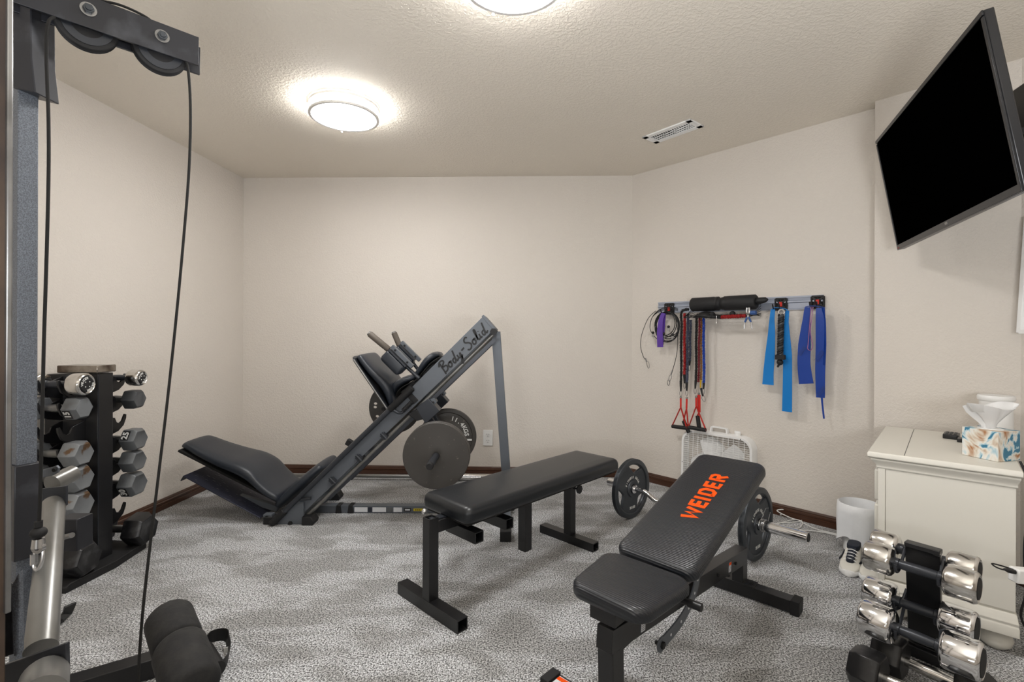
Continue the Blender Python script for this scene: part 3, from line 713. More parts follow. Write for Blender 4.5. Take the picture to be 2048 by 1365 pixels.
# saddle shaped neck/seat pad parallel to the rails
w0=dxz(779,794,cy);w1=dxz(872,712,cy);wd=(w1-w0).normalized();wn=V((-wd.z,0,wd.x));wn=wn if wn.z>0 else -wn
prof=[(0,.09,-.006,.02),(.03,.115,0,.034),(.15,.13,.012,.046),(.30,.13,.006,.042),(.45,.125,-.010,.032),(.6,.13,-.004,.036),(.8,.135,.006,.042),(.94,.12,.004,.04),(1.,.09,0,.025)]
mb=MB();mb.loft(padloft(w0+wn*.012,wd,wn,(w1-w0).length,refine(prof)));part('shoulder_roll_pad',mb,'vinyl2',lp,smooth=60)
mb=MB();mb.loft(padloft(w0+wn*.0-wd*.0,wd,wn,(w1-w0).length,refine([(s,h*1.005,o,.010) for s,h,o,_ in prof])));part('pad_board',mb,'gap',lp)
mb=MB();mb.beam(w0+wd*.04-wn*.03,w1-wd*.05-wn*.03,.20,.03,up=wn);part('sled_frame',mb,'blkm',lp,.003)
# carriage blocks beneath rail and arm to the weight horns
for yy in(NY-.015,FY-.02):
    mb=MB()
    def cz(a,b,y):p=D(a,b,NY);return V((p.x,y,p.z))
    mb.prism([cz(832,815,yy),cz(858,797,yy),cz(880,822,yy),cz(852,848,yy)],(0,.085,0));part('carriage_block',mb,'dgry',lp,.003)
    mb=MB();mb.prism([cz(857,800,yy+.02),cz(868,797,yy+.02),cz(873,805,yy+.02),cz(859,822,yy+.02)],(0,.05,0));part('roller_bracket',mb,'gry',lp,.002)
    mb=MB();o=cz(866,806,yy+.02);mb.cyl(o,o-Y*.006,.007,n=10);part('bolt',mb,'blkm',lp)
    mb=MB();mb.prism([cz(816,828,yy),cz(834,818,yy),cz(848,838,yy),cz(835,842,yy)],(0,.06,0));part('bumper_block',mb,'rub',lp,.004)
PX,PZ=-.367,.429
mb=MB();a=D(850,830,NY);mb.beam(V((a.x,CY-.06,a.z)),V((PX,CY-.06,PZ)),.05,.04,up=Y);part('weight_arm',mb,'dgry',lp,.002)
mb=MB();a=D(850,830,NY);mb.beam(V((a.x,NY+.04,a.z)),V((PX,NY-.01,PZ)),.04,.035,up=Y);part('weight_arm',mb,'dgry',lp,.002)
mb=MB();mb.cyl(V((PX,3.12,PZ)),V((PX,2.165,PZ)),.0165);hn=part('weight_horn',mb,'dgry',lp)
mb=MB();mb.tube([V((PX,2.178,PZ)),V((PX,2.166,PZ)),V((PX,2.156,PZ))],[.0175,.0175,.014],18);part('horn_cap',mb,'rub',lp)
# adjustment disc on the far side
dc=D(790,815,2.92)
out=[(.155*math.cos(2*PI*k/56),.155*math.sin(2*PI*k/56)) for k in range(56)]
holes=[]
for aa in(2.95,3.13,3.62,2.4,4.2):
    hx,hy=.118*math.cos(aa),.118*math.sin(aa)
    holes.append([(hx+.0105*math.cos(-2*PI*k/14),hy+.0075*math.sin(-2*PI*k/14)) for k in range(14)])
mb=MB();mb.disc_holes(out,holes,0,.008,basis(dc,X,Z));part('adjustment_disc',mb,'platew',lp)
mb=MB();o=D(767,818,2.9);mb.cyl(o,o-Y*.012,.011,n=6);part('bolt',mb,'blkm',lp)
# Body-Solid script lettering
k0=dz(884,742,NY);k1=dz(972,655,NY)
o=dz(886,742,NY-.0015);o.y=NY-.0012
ld=(dz(968,664)-dz(886,742)).normalized();ld.y=0;ln=V((-ld.z,0,ld.x));ln=ln if ln.z>0 else -ln
BS=[[(.12,.98),(.05,0),(0,-.12)],[(-.12,.72),(.12,1.0),(.45,.98),(.5,.78),(.12,.52),(.5,.42),(.5,.16),(.3,.0),(.0,.03)],
 [(.95,.42),(.72,.34),(.68,.08),(.86,.0),(1.02,.18),(.95,.42),(1.15,.36)],
 [(1.52,.40),(1.28,.34),(1.24,.08),(1.38,.02),(1.55,.3),(1.75,1.02)],[(1.75,1.02),(1.56,.3),(1.6,.02),(1.78,.12)],
 [(1.86,.42),(1.86,.12),(2.0,.06),(2.18,.42)],[(2.2,.42),(2.1,-.2),(1.9,-.5),(1.82,-.38),(2.1,-.05),(2.3,.1)],
 [(2.42,.42),(2.78,.46)],
 [(3.55,.92),(3.42,1.05),(3.18,.95),(3.12,.72),(3.38,.5),(3.5,.25),(3.3,.0),(3.05,-.02),(2.95,.12)],
 [(3.95,.42),(3.72,.34),(3.68,.08),(3.86,.0),(4.02,.18),(3.95,.42),(4.15,.36)],
 [(4.18,.1),(4.45,.7),(4.5,1.0),(4.38,.95),(4.3,.3),(4.36,.03),(4.52,.1)],
 [(4.62,.42),(4.58,.05),(4.74,.08)],[(4.68,.62),(4.70,.68)],
 [(5.18,.40),(4.94,.34),(4.90,.08),(5.04,.02),(5.21,.3),(5.42,1.02)],[(5.42,1.02),(5.22,.3),(5.26,.02),(5.46,.12)]]
sc=(dz(972,657)-dz(884,742)).length/5.55
strokes('script_lettering',[smooth_pts([V((p[0],p[1],0)) for p in l],4) if len(l)>2 else [V((p[0],p[1],0)) for p in l] for l in BS],.0088,o+ln*-.015,ld,ln,'ink',lp,t=.0008,scale=sc,slant=.10)
# weight plates
def plate(yc,r,label,th=.022,face=None,dual=False):
    o=V((PX,yc,PZ-.0))
    r_=empty('weight_plate',o,label,'weight plate','iron plates on the leg press horn')
    mb=MB();pr=[(.0172,-th/2),(.03,-th/2-.003),(.035,-th/2-.001) if face else (.05,-th/2),(r*.84,-th/2+(.006 if face else 0)),(r*.87,-th/2) if face else (r*.9,-th/2),(r-.003,-th/2),(r,-th/2+.003),(r,th/2-.003),(r-.003,th/2),(r*.8,th/2),(.0172,th/2)]
    mb.ring(pr,o,Y,n=72);part('plate_body',mb,'platew' ,r_,smooth=30)
    if face:
        k=0
        for ch in face:
            if ch!=' ':
                a=math.radians(76-11.5*k);rr_=r*.66
                p=o+V((math.cos(a)*rr_,-th/2+.003,math.sin(a)*rr_))
                text('raised_letter',ch,.034,p,V((math.sin(a),0,-math.cos(a))),V((math.cos(a),0,math.sin(a))),'text',r_,off=.001)
            k+=1
        for a in(-.15,):
            mb=MB();mb.box(o+V((r*.72*math.cos(a),-th/2+.003,r*.72*math.sin(a))),(r*.26,.003,.010));part('raised_bar',mb,'text',r_)
    return r_
plate(2.36,.163,'plain grey iron plate, front disc on the near horn of the leg press')
plate(2.386,.1635,'iron plate just behind the front disc on the leg press horn, only its edge showing')
plate(2.80,.163,'iron plate with raised KGS lettering on the far side of the leg press horn',face='11.4KGS')
# long barbell behind on the floor
bar=empty('barbell',V((-.6,3.395,0)),'long bare steel barbell lying on the carpet against the back wall','barbell')
zz=.028
mb=MB();mb.cyl(V((-1.62,3.40,zz)),V((-.35,3.37,zz)),.0125);part('shaft',mb,'tubegry',bar)
mb=MB();mb.tube([V((-.36,3.37,zz)),V((-.355,3.37,zz)),V((.12,3.36,zz))],[.016,.0225,.0225],18);part('sleeve',mb,'chromes',bar)
mb=MB();mb.cyl(V((-.375,3.37,zz)),V((-.36,3.37,zz)),.028);part('collar',mb,'steel',bar)
# ================================================================ EZ BAR
E0=V((.669,2.701,.165));E1=V((1.114,2.201,.165));ed=(E1-E0).normalized()
ez=empty('curl_bar',V(((E0.x+E1.x)/2,(E0.y+E1.y)/2,0)),'chrome zigzag curl barbell lying on the carpet between the two benches and the fan','barbell')
a0=RP(1217,965,E0,V((ed.y,-ed.x,0)));
sl=.17
for s,c in((-1,E0),(1,E1)):
    mb=MB();e=c+ed*s*sl*(.9 if s<0 else 1.25)
    mb.tube([c-ed*s*.025,c-ed*s*.024,e-ed*s*.003,e],[.012,.0235,.0235,.021],22);part('sleeve',mb,'chrome',ez)
    mb=MB();mb.cyl(e,e+ed*s*.002,.017);part('sleeve_cap',mb,'blkm',ez)
sn_=ed.cross(Z);bend=[]
hw=(E1-E0).length/2-.02;mid=(E0+E1)/2
for t,o in((-1,0),(-.78,0),(-.48,-.030),(-.22,.012),(0,.012),(.22,.012),(.48,-.030),(.78,0),(1,0)):
    bend.append(mid+ed*(hw*t)+Z*o*1.0-sn_*o*.4)
mb=MB();mb.tube(smooth_pts(bend,5),.0125,14);part('bent_shaft',mb,'chrome',ez)
def gripplate(c,label):
    R=.163;th=.030
    r=empty('grip_weight_plate',c,label,'weight plate','grip plates on the curl bar')
    up_=Z;sx=ed.cross(Z).normalized()
    mt=basis(c,sx,Z)
    nrm=sx.cross(Z)
    N=72;outer=[(R*math.cos(2*PI*k/N),R*math.sin(2*PI*k/N)) for k in range(N)]
    holes=[[(.0265*math.cos(-2*PI*k/24),.0265*math.sin(-2*PI*k/24)) for k in range(24)]]
    def slot(a0,r0,r1,da,n=10,ins=0):
        P=[]
        r0+=ins;r1-=ins;da-=ins/.11
        for k in range(n+1):
            a=a0-da+2*da*k/n;P.append((r1*math.cos(a),r1*math.sin(a)))
        for k in range(n+1):
            a=a0+da-2*da*k/n;q=.72;P.append(((r0+.030*(abs(a-a0)/da)**2)*math.cos(a0+(a-a0)*q),(r0+.030*(abs(a-a0)/da)**2)*math.sin(a0+(a-a0)*q)))
        return P
    A=[PI/2+2*PI*k/3+.25 for k in range(3)]
    for a in A:holes.append(slot(a,.080,.136,.54)[::-1])
    mb=MB();mb.disc_holes(outer,holes,-th*.28,th*.28,mt)
    part('web',mb,'iron',r,smooth=30)
    mb=MB();mb.ring([(R*.83,-th/2+.003),(R*.85,-th/2),(R*.97,-th/2),(R,-th/2+.004),(R,th/2-.004),(R*.97,th/2),(R*.85,th/2),(R*.83,th/2-.003)],c,nrm,n=72);part('rim',mb,'iron',r,smooth=40)
    mb=MB();mb.ring([(.0262,-th/2),(.044,-th/2),(.047,-th/2+.004),(.047,th/2-.004),(.044,th/2),(.0262,th/2)],c,nrm,n=40);part('hub',mb,'iron',r,smooth=40)
    for a in A:
        P=slot(a,.078,.138,.56);P=[mt@V((x,y,0)) for x,y in P]
        mb=MB();mb.tube(smooth_pts(P,2,True),.0085,8,closed=True);part('grip_lip',mb,'iron',r)
    for side in(1,-1):
        w='FITNESS GEAR'
        for k,ch in enumerate(w):
            if ch==' ':continue
            a=PI/2+.0+math.radians(66-12*k)*side
            p=c+sx*math.cos(a)*.062+Z*math.sin(a)*.062+nrm*side*(th*.28+.0004)
            rad=sx*math.cos(a)+Z*math.sin(a);tg=(rad.cross(nrm))*side
            text('raised_letter',ch,.017,p,tg,rad,'text',r,off=.0008)
        a=-PI/2
        p=c-Z*.105+nrm*side*(th*.28+.0004)
        text('weight_marking','25 LBS',.018,p,(Z.cross(nrm))*side,Z,'text',r,off=.0008)
    return r
gripplate(E0,'grey iron grip plate on the far left end of the curl bar')
gripplate(E1,'grey iron grip plate on the near right end of the curl bar')
# spring clip on near sleeve
sc_=empty('spring_collar',E1+ed*.03,'coiled wire spring clip on the curl bar sleeve, outside the right plate','spring collar')
P=[];
for k in range(70):
    a=2*PI*k/20;P.append(E1+ed*(.022+.0055*k/20)+sn_*math.cos(a)*.0265+Z*math.sin(a)*.0265)
P.append(P[-1]+sn_*.0+Z*.05+ed*.01);
mb=MB();mb.tube(P,.0019,6);part('coil',mb,'alu',sc_)
mb=MB();q=E1+ed*.022+Z*.0265;mb.tube([q,q+Z*.055+ed*.02+sn_*.0,q+Z*.058+ed*.03],.0019,6);part('wire_handle',mb,'alu',sc_)
# ================================================================ BOX FAN
f0=G(1360,989);f1=G(1503,1026);fd=(f1-f0).normalized();fn=V((fd.y,-fd.x,0));fn=fn if fn.dot(V((0,1,0)))<0 else -fn
fw=(f1-f0).length;fh=.415;c=(f0+f1)/2
lean=.04
fu=(Z-fn*-0+(-fn)*lean).normalized()
fan=empty('box_fan',c-fn*.05,'white square box fan standing on the carpet against the angled wall','fan')
def fp(x,z,n=0):return c+fd*x+fu*z+fn*n
def rrp(w,h,r,n=8,zc=0):
    P=[]
    for cx,cy,a0 in((w/2-r,h/2-r,0),(-(w/2-r),h/2-r,PI/2),(-(w/2-r),-(h/2-r),PI),(w/2-r,-(h/2-r),1.5*PI)):
        for k in range(n+1):
            a=a0+PI/2*k/n;P.append((cx+r*math.cos(a),cy+r*math.sin(a)+zc))
    return P
zc=fh/2+.006
o1=rrp(fw,fh,.075,zc=zc);i1=rrp(fw-.032,fh-.032,.062,zc=zc);dp=.10
mb=MB();rings=[]
for A,B,C,Dd in zip(o1,[((x*.985),(z-zc)*.985+zc) for x,z in o1],i1,i1):
    rings.append([fp(*A,-.006),fp(*A,-dp),fp(*C,-dp),fp(*C,0),fp(*B,0)])
mb.loft(rings,closed=True);part('housing',mb,'whitep',fan,smooth=35)
for zoff,nm in((-.004,'front_grille'),(-dp+.006,'rear_grille')):
    mb=MB()
    def half(z):  # half width of opening at height z
        w=(fw-.032)/2;h=(fh-.032)/2;dzz=abs(z-zc);r=.062
        if dzz<=h-r:return w
        return w-r+math.sqrt(max(0,r*r-(dzz-(h-r))**2))
    nb=30
    for k in range(1,nb):
        z=zc-(fh-.032)/2+(fh-.032)*k/nb;w=half(z);mb.beam(fp(-w,z,zoff),fp(w,z,zoff),.0017,.002,up=fn)
    nv_=13
    for k in range(1,nv_):
        x=-(fw-.032)/2+(fw-.032)*k/nv_;hh=(fh-.032)/2
        xx=abs(x)-((fw-.032)/2-.062);h2=hh if xx<=0 else hh-.062+math.sqrt(max(0,.062**2-xx*xx))
        mb.beam(fp(x,zc-h2,zoff+.002),fp(x,zc+h2,zoff+.002),.0022,.002,up=fn)
    part(nm,mb,'whitep',fan)
for k in range(5):
    a0=2*PI*k/5+.35;mb=MB();rows=[]
    for i in range(9):
        r=.035+.145*i/8;tw=.55-.25*i/8;wd=.035+.055*math.sin(PI*min(1,i/8*.8+.1));r_=[]
        ca=a0+.45*i/8
        for t in(-1,-.3,.3,1):
            a=ca+t*wd/r*.7;r_.append(fp(r*math.cos(a),zc+r*math.sin(a),-dp/2+t*wd*.35*tw*2))
        rows.append(r_)
    rings=[[p for p in row]+[p-fn*.0025 for p in reversed(row)] for row in rows]
    mb.loft(rings);part('blade',mb,'whitep',fan,smooth=70)
mb=MB();mb.cyl(fp(0,zc,-.02),fp(0,zc,-.07),.034);part('motor_hub',mb,'whitep',fan,.003)
hp=[fp(-.045,fh+.004,-.045),fp(-.043,fh+.030,-.045),fp(-.034,fh+.037,-.045),fp(.040,fh+.037,-.045),fp(.052,fh+.028,-.045),fp(.054,fh+.004,-.045)]
mb=MB();mb.ribbon(smooth_pts(hp,4),fn,.024,.008);part('carry_handle',mb,'whitep',fan,.002)
mb=MB();mb.cyl(fp(.115,fh+.004,-.045),fp(.115,fh+.024,-.045),.018);mb.box(fp(.115,fh+.027,-.045),(.034,.012,.010),m=Matrix((fd,fn,fu)).transposed());part('speed_knob',mb,'whitep',fan,.002)
for x,z in((-.15,fh-.004),(.15,fh-.006),(-fw/2+.010,.21),(-fw/2+.010,.12)):
    mb=MB();mb.cyl(fp(x,z,-.002),fp(x,z,.001),.0028,n=8);part('screw',mb,'hexd',fan)
for x in(-.12,.12):
    mb=MB();mb.box(fp(x,.003,-.05),(.05,.12,.012),m=Matrix((fd,fn,Z)).transposed());part('foot',mb,'whitep',fan)
# white cord on the carpet
def fl(px,py,z=.004):return G(px,py,z)
cd=[fl(1560,1030,.006),fl(1600,1036),fl(1598,1044),fl(1556,1047),fl(1550,1050),fl(1590,1040),fl(1608,1048),fl(1630,1058),fl(1660,1066),fl(1700,1075),fl(1722,1080),fl(1760,1084)]
mb=MB();mb.tube(smooth_pts(cd,6),.0030,8)
solo('white_cable',mb,'cordw',G(1630,1062),'thin white power cord trailing over the carpet from the fan to the white bin','cable')
cd=[fl(1557,1024,.006),fl(1592,1028,.03),fl(1600,1024,.035),fl(1575,1020,.04),fl(1554,1022,.03),fl(1580,1036,.012),fl(1604,1044),fl(1600,1056),fl(1586,1060),fl(1640,1064,.009),fl(1700,1078,.009),fl(1720,1084,.009)]
mb=MB();mb.tube(smooth_pts(cd,6),.0030,8)
solo('white_cable',mb,'cordw',G(1590,1050),'looped white cord on the carpet behind the right end of the curl bar','cable')
# ================================================================ WALL RACK AND HANGING GEAR
def W1(px,py,off=0):return RP(px,py,BR+n1*off,n1)
wd1=d1
rr0=W1(1318,616);rr1=W1(1648,604)
rc=(rr0+rr1)/2
rail=empty('wall_rail',rc,'pale grey slotted metal rail screwed to the angled wall above the hanging bands','wall rail')
RW=Matrix((wd1,-n1,Z)).transposed()
tl,bl=W1(1318,605.5),W1(1318,627);tr,br=W1(1648,590),W1(1648,618.5)
def rpt(s,f,off):
    a=tl.lerp(tr,s);b=bl.lerp(br,s);return a.lerp(b,f)+n1*off
pr=[(0,0),(0,.014),(.12,.014),(.14,.010),(.30,.008),(.36,.016),(.46,.016),(.50,.008),(.90,.008),(.94,.014),(1,.014),(1,0)]
mb=MB();mb.loft([[rpt(s,f,o) for f,o in pr] for s in(0,1)]);part('channel',mb,'rail',rail,smooth=20)
for s in(.10,.45,.66,.82):
    mb=MB();o=rpt(s,.7,.008);mb.cyl(o,o+n1*.003,.004,n=8);part('screw',mb,'hexd',rail)
def hook(px,py0,py1,label,reach=.07,drop=.02):
    a=W1(px,(py0+py1)/2,.016)
    sz=(W1(px,py0)-W1(px,py1)).length
    h=empty('rail_hook',a,label,'wall hook','lattice hooks on the wall rail')
    w=sz*.92
    mb=MB();w2=w/2
    for x0,z0,x1,z1 in((-1,1,1,1),(-1,-1,1,-1),(-1,-1,-1,1),(1,-1,1,1),(-1,1,-.35,.35),(1,1,.35,.35),(-1,-1,-.35,-.35),(1,-1,.35,-.35),(0,1,0,.4),(-.35,.45,.35,.45),(-.35,-.5,.35,-.5),(-.4,-.4,-.4,.4),(.4,-.4,.4,.4)):
        mb.beam(a+wd1*x0*w2+Z*z0*sz/2,a+wd1*x1*w2+Z*z1*sz/2,.006,.010)
    part('lattice_plate',mb,'blk',h,.001)
    mb=MB();mb.box(a-n1*.005,(w*.85,.002,sz*.85),m=RW);part('backing',mb,'gap',h)
    mb=MB();mb.box(a+n1*.004,(w*.26,.012,sz*.42),m=RW);part('red_latch',mb,'red',h,.002)
    b=a-Z*sz*.35;P=[b,b+n1*reach*.6-Z*.012,b+n1*reach-Z*.004,b+n1*(reach+.012)+Z*drop]
    for s in(-1,1):
        mb=MB();mb.tube(smooth_pts([p+wd1*s*w*.28 for p in P],4),.0042,8);part('prong',mb,'blk',h)
    return h,b
hL,bL=hook(1338.5,608,628,'black lattice wall hook with red latch at the left rail end, above coiled cables')
hM,bM=hook(1562,598,620,'black lattice wall hook with red latch above the light blue band and rope')
hR,bR=hook(1635.5,593,616,'black lattice wall hook with red latch at the right end of the rail')
# generic carabiner
def carab(c,h=.034,w=.014,tilt=0,mb=None,r=.0016):
    mb=mb or MB();P=[]
    for k in range(20):
        a=2*PI*k/20;x=math.cos(a)*w/2*(1+.25*math.sin(a));z=math.sin(a)*h/2
        P.append(c+wd1*(x*math.cos(tilt)-z*math.sin(tilt))+Z*(x*math.sin(tilt)+z*math.cos(tilt)))
    mb.tube(P,r,6,closed=True);return mb
# coiled cables
cc=W1(1334,655,.06);R0=.066/ .6*.9
R0=(W1(1358,655,.06)-W1(1308,655,.06)).length/2
cb=empty('coiled_cable',W1(1334,625,.06),'coil of thin black cables with metal clips hanging from the left wall hook','cable')
mb=MB();random.seed(3)
P=[]
for k in range(24*7):
    t=k/24;a=2*PI*t+PI/2;rr_=R0*(.74+.25*(math.sin(t*2.3)*.5+.5));P.append(cc+wd1*math.cos(a)*rr_*(1.0)+Z*(math.sin(a)*rr_*1.12)+Z*(R0*1.12-rr_*1.12)+n1*(.018*math.sin(t*1.7)))
mb.tube(P,.0028,6);part('cable_coil',mb,'blkm',cb)
mb=MB();
for o in(0,.006,-.007):
    q=smooth_pts([W1(1356,620,.065)+Z*o,W1(1338,616,.07)+Z*o,W1(1318,622,.07)+Z*o,W1(1304,636,.06),W1(1300,656,.06),W1(1306,670,.06),W1(1318,682,.06)],5);mb.tube(q,.0022,6)
part('cable_loop',mb,'blkm',cb)
mb=MB();mb.tube(smooth_pts([W1(1312,622,.06),W1(1296,638,.06),W1(1284,668,.05),W1(1281,692,.045),W1(1286,712,.04),W1(1291,720,.04)],5),.0020,6);part('cable_end',mb,'blkm',cb)
mb=MB();mb.cyl(W1(1291,717,.04),W1(1293,724,.04),.0042,n=8);carab(W1(1296,730,.04),.05,.018,.25,mb);part('end_clip',mb,'steel',cb)
mb=MB();mb.tube(smooth_pts([W1(1352,640,.06),W1(1355,660,.06),W1(1355,690,.05),W1(1352,716,.05),W1(1344,745,.045)],5),.0020,6);part('cable_end',mb,'blkm',cb)
mb=MB();mb.cyl(W1(1345,741,.045),W1(1342,750,.045),.0042,n=8);carab(W1(1340,757,.045),.045,.017,-.3,mb);carab(W1(1337,766,.045),.036,.017,0,mb,.002);part('end_clip',mb,'steel',cb)
for a,b2 in((1306,669),(1327,671),(1345,673),(1337,657)):
    mb=MB();p=W1(a,b2,.075);mb.sphere(p+Z*.010,.010,n=10);part('stop_ball',mb,'rub',cb)
    mb=MB();mb.box(p-Z*.008,(.016,.006,.020),m=RW);carab(p-Z*.016,.022,.014,.2,mb);part('swivel_clip',mb,'alu',cb,.001)
# purple band
mb=MB();q=[W1(1327,627,.085),W1(1322,640,.086),W1(1320,660,.086),W1(1320,680,.086),W1(1320.5,695,.084)]
mb.ribbon(smooth_pts(q,4),wd1,[.026+.016*min(1,i/9) for i in range(17)],.004)
q=[W1(1327,627,.085),W1(1326,640,.074),W1(1323,680,.072),W1(1321,694,.08)]
mb.ribbon(smooth_pts(q,4),wd1,.034,.004)
solo('resistance_band',mb,'purple',W1(1321,660,.085),'short purple flat loop band hanging in front of the coiled cables','resistance band','resistance bands on the wall rail')
# basket shelf
bk=empty('wire_basket_shelf',W1(1440,632,.06),'black wire basket shelf hanging from the wall rail, holding the foam barbell pad','basket')
mb=MB();bx0,bx1=1392,1524
def bp(px,f,zpx):return W1(px,zpx,0)+n1*f
for f,zp in((.015,633),(.16,637.5),(.015,612)):
    mb.cyl(bp(bx0,f,zp),bp(bx1,f,zp-3),.0020,n=6)
part('rim_wire',mb,'blkm',bk)
mb=MB()
for k in range(15):
    px=bx0+(bx1-bx0)*k/14;mb.cyl(bp(px,.015,630-k*.2),bp(px,.16,637-k*.2),.0014,n=6)
for k in range(4):
    f=.04+.035*k;mb.cyl(bp(bx0,f,634),bp(bx1,f,631.5),.0014,n=6)
part('floor_wire',mb,'blkm',bk)
for k,px in enumerate((bx0+1,bx1)):
    mb=MB()
    for j in range(5):
        a=bp(px,.015,612);a=a+Z*(-.015*j);mb.cyl(a,bp(px,.16,637-3*k)+Z*.002*j,.0014,n=6)
    part('side_wires',mb,'blkm',bk)
# foam barbell pad
f0=W1(1384,609,.085);f1=W1(1513,609,.085);f1.z=f0.z;fdx=(f1-f0).normalized();LL=(f1-f0).length
# same height for both ends so that it lies level
f0=W1(1384,610,.09);f1=f0+wd1*((W1(1513,609,.09)-f0).dot(wd1));LL=(f1-f0).length
r=.043
fpd=empty('foam_barbell_pad',(f0+f1)/2,'thick black foam barbell pad with a centre groove lying on the wire basket','barbell pad')
pr=[(.012,0),(r-.006,0),(r,.006),(r,LL*.36),(r*.93,LL*.41),(r*.86,LL*.455),(r*.80,LL*.462),(r*.80,LL*.485),(r*.86,LL*.49),(r*.93,LL*.54),(r,LL*.59),(r,LL-.006),(r-.006,LL),(.012,LL)]
mb=MB();mb.lathe(pr,f0,wd1,n=36);part('foam_roll',mb,'rub',fpd,smooth=45)
for a,b2 in((.405,.44),(.535,.575)):
    mb=MB();mb.ring([(r*.90,LL*a),(r*.985,LL*a),(r*.985,LL*b2),(r*.90,LL*b2)],f0,wd1,n=36);part('strap_band',mb,'blkm',fpd)
mb=MB();q=f1+Z*.002;mb.tube([q-wd1*.002,q+wd1*.012+Z*.003,q+wd1*.05+Z*.008,q+wd1*.062+Z*.009],[.018,.020,.015,.004],14);part('strap_tail',mb,'blkm',fpd)
# things in basket
mb=MB();c_=bp(1428,.10,634);mb.lathe([(.058,0),(.055,.010),(.04,.022),(.02,.029),(.001,.031)],c_,n=24);solo('black_pouch',mb,'blkm',c_,'flat black cap shaped pouch in the wire basket under the foam pad','pouch')
for i,px in enumerate((1444,1484)):
    c_=bp(px,.135,632-i)
    mb=MB();mb.sphere(c_+Z*.004,.017,n=14);solo('rubber_ball',mb,'rub',c_-Z*.013,['small dark rubber ball peeking out below the groove of the foam pad','small dark rubber ball in the basket beside the pliers'][i],'ball','rubber balls in the wire basket')
# scrunched band sleeves
def scrunch(pts,r,m,name,label,cat='resistance band',group='resistance bands on the wall rail',clip=None,rib=.0028,sleeve=None,cm='steel',strip=None):
    P=[];pp=smooth_pts(pts,4)
    L_=sum((pp[i+1]-pp[i]).length for i in range(len(pp)-1));nn_=max(8,int(L_/.0048))
    acc=[0]
    for i in range(len(pp)-1):acc.append(acc[-1]+(pp[i+1]-pp[i]).length)
    j=0
    for k in range(nn_+1):
        s=L_*k/nn_
        while j<len(pp)-2 and acc[j+1]<s:j+=1
        t=(s-acc[j])/max(1e-6,acc[j+1]-acc[j]);P.append(pp[j].lerp(pp[j+1],min(1,t))+V((random.uniform(-1,1),0,random.uniform(-1,1)))*.0008)
    R=[r+(rib if k%2 else -rib)*random.uniform(.5,1.1) for k in range(nn_+1)]
    root=empty(name,pts[0],label,cat,group)
    mb=MB();mb.tube(P,R,9);part('ruffled_sleeve',mb,m,root,smooth=60)
    if sleeve:
        a=P[-1];d=(P[-1]-P[-4]).normalized()
        mb=MB();mb.tube([a,a+d*sleeve*.3,a+d*sleeve],[r*.95,r*.9,r*.62],12);part('end_cuff',mb,'blkm' if strip is None else strip,root)
        a=a+d*sleeve
        if clip:
            mb=carab(a+d*.016+Z*0,.036,.015,0);part('carabiner',mb,cm,root)
    return root
o=.075
def band(top,bot,top2=None,**k):
    pts=[W1(*top,o)]
    if top2:pts=[W1(*top2,o),W1(*top,o)]
    n_=5
    A=pts[-1];B=W1(*bot,o)
    for i in range(1,n_+1):
        p=A.lerp(B,i/n_);pts.append(p+wd1*.0015*math.sin(i*2.1))
    return scrunch(pts,**k)
band((1363,624),(1362,768),top2=(1378,619),r=.0080,m='bandk',name='resistance_band',label='leftmost black ruffled resistance tube, curling over the rail',sleeve=.05,clip=1)
band((1369,627),(1369,750),r=.0085,m='redc',name='resistance_band',label='bright red ruffled resistance tube beside the leftmost black one',sleeve=.055,clip=1,strip='blkm')
band((1376,628),(1374,765),r=.0085,m='bandg',name='resistance_band',label='slate blue ruffled tube, fourth strand from the left in the left cluster',sleeve=.055,clip=1)
o=.060
band((1381,640),(1380,722),r=.0075,m='bandg',name='resistance_band',label='short navy ruffled tube tucked behind the slate blue one',sleeve=.03,clip=1)
o=.055
band((1372,690),(1371,730),r=.0050,m='bandy',name='resistance_band',label='sliver of yellow tube showing between the red and slate blue tubes')
o=.075
band((1393,630),(1392,762),r=.0080,m='bandk',name='resistance_band',label='black ruffled resistance tube, left strand of the right cluster',sleeve=.05,clip=1)
band((1399,630),(1397,765),r=.0065,m='maroon',name='resistance_band',label='dark maroon ruffled tube in the right cluster, beside its black strand')
o=.062
band((1403,634),(1402,760),r=.0055,m='bando',name='resistance_band',label='ochre tube ending in a yellow cuff, between the maroon and blue tubes',sleeve=.05,clip=None,strip='bandy')
o=.072
q=W1(1402,778,o);mb=MB();mb.tube([q+Z*.004,q-Z*.045+wd1*.012],[.007,.0055],10);cl=empty('band_strap_end',q,'black strap end with a clip below the yellow cuff','strap');part('cuff',mb,'blkm',cl);mb=carab(q-Z*.062+wd1*.017,.036,.02,.35);part('carabiner',mb,'steel',cl)
o=.078
band((1407,628),(1408,766),r=.0080,m='bandb',name='resistance_band',label='bright blue ruffled tube, rightmost of the hanging tubes',sleeve=.04,clip=1)
# horizontal scrunched band under basket
pts=[W1(1394,631,.10),W1(1410,633,.14),W1(1430,634.5,.165),W1(1442,635,.165),W1(1455,634,.165),W1(1475,633,.165),W1(1492,632,.165)]
scrunch(pts[:4],.009,'bandk','resistance_band','black ruffled tube lying along the front of the wire basket, left part')
scrunch(pts[3:],.010,'redc','resistance_band','red ruffled tube lying along the front of the wire basket beside the pliers',rib=.004)
mb=MB();c_=W1(1433,632,.18);mb.tube([c_,c_-Z*.03,c_-Z*.045],[.002,.0015,.005],8);solo('key_clip',mb,'alu',c_,'small silver clip dangling under the basket','clip')
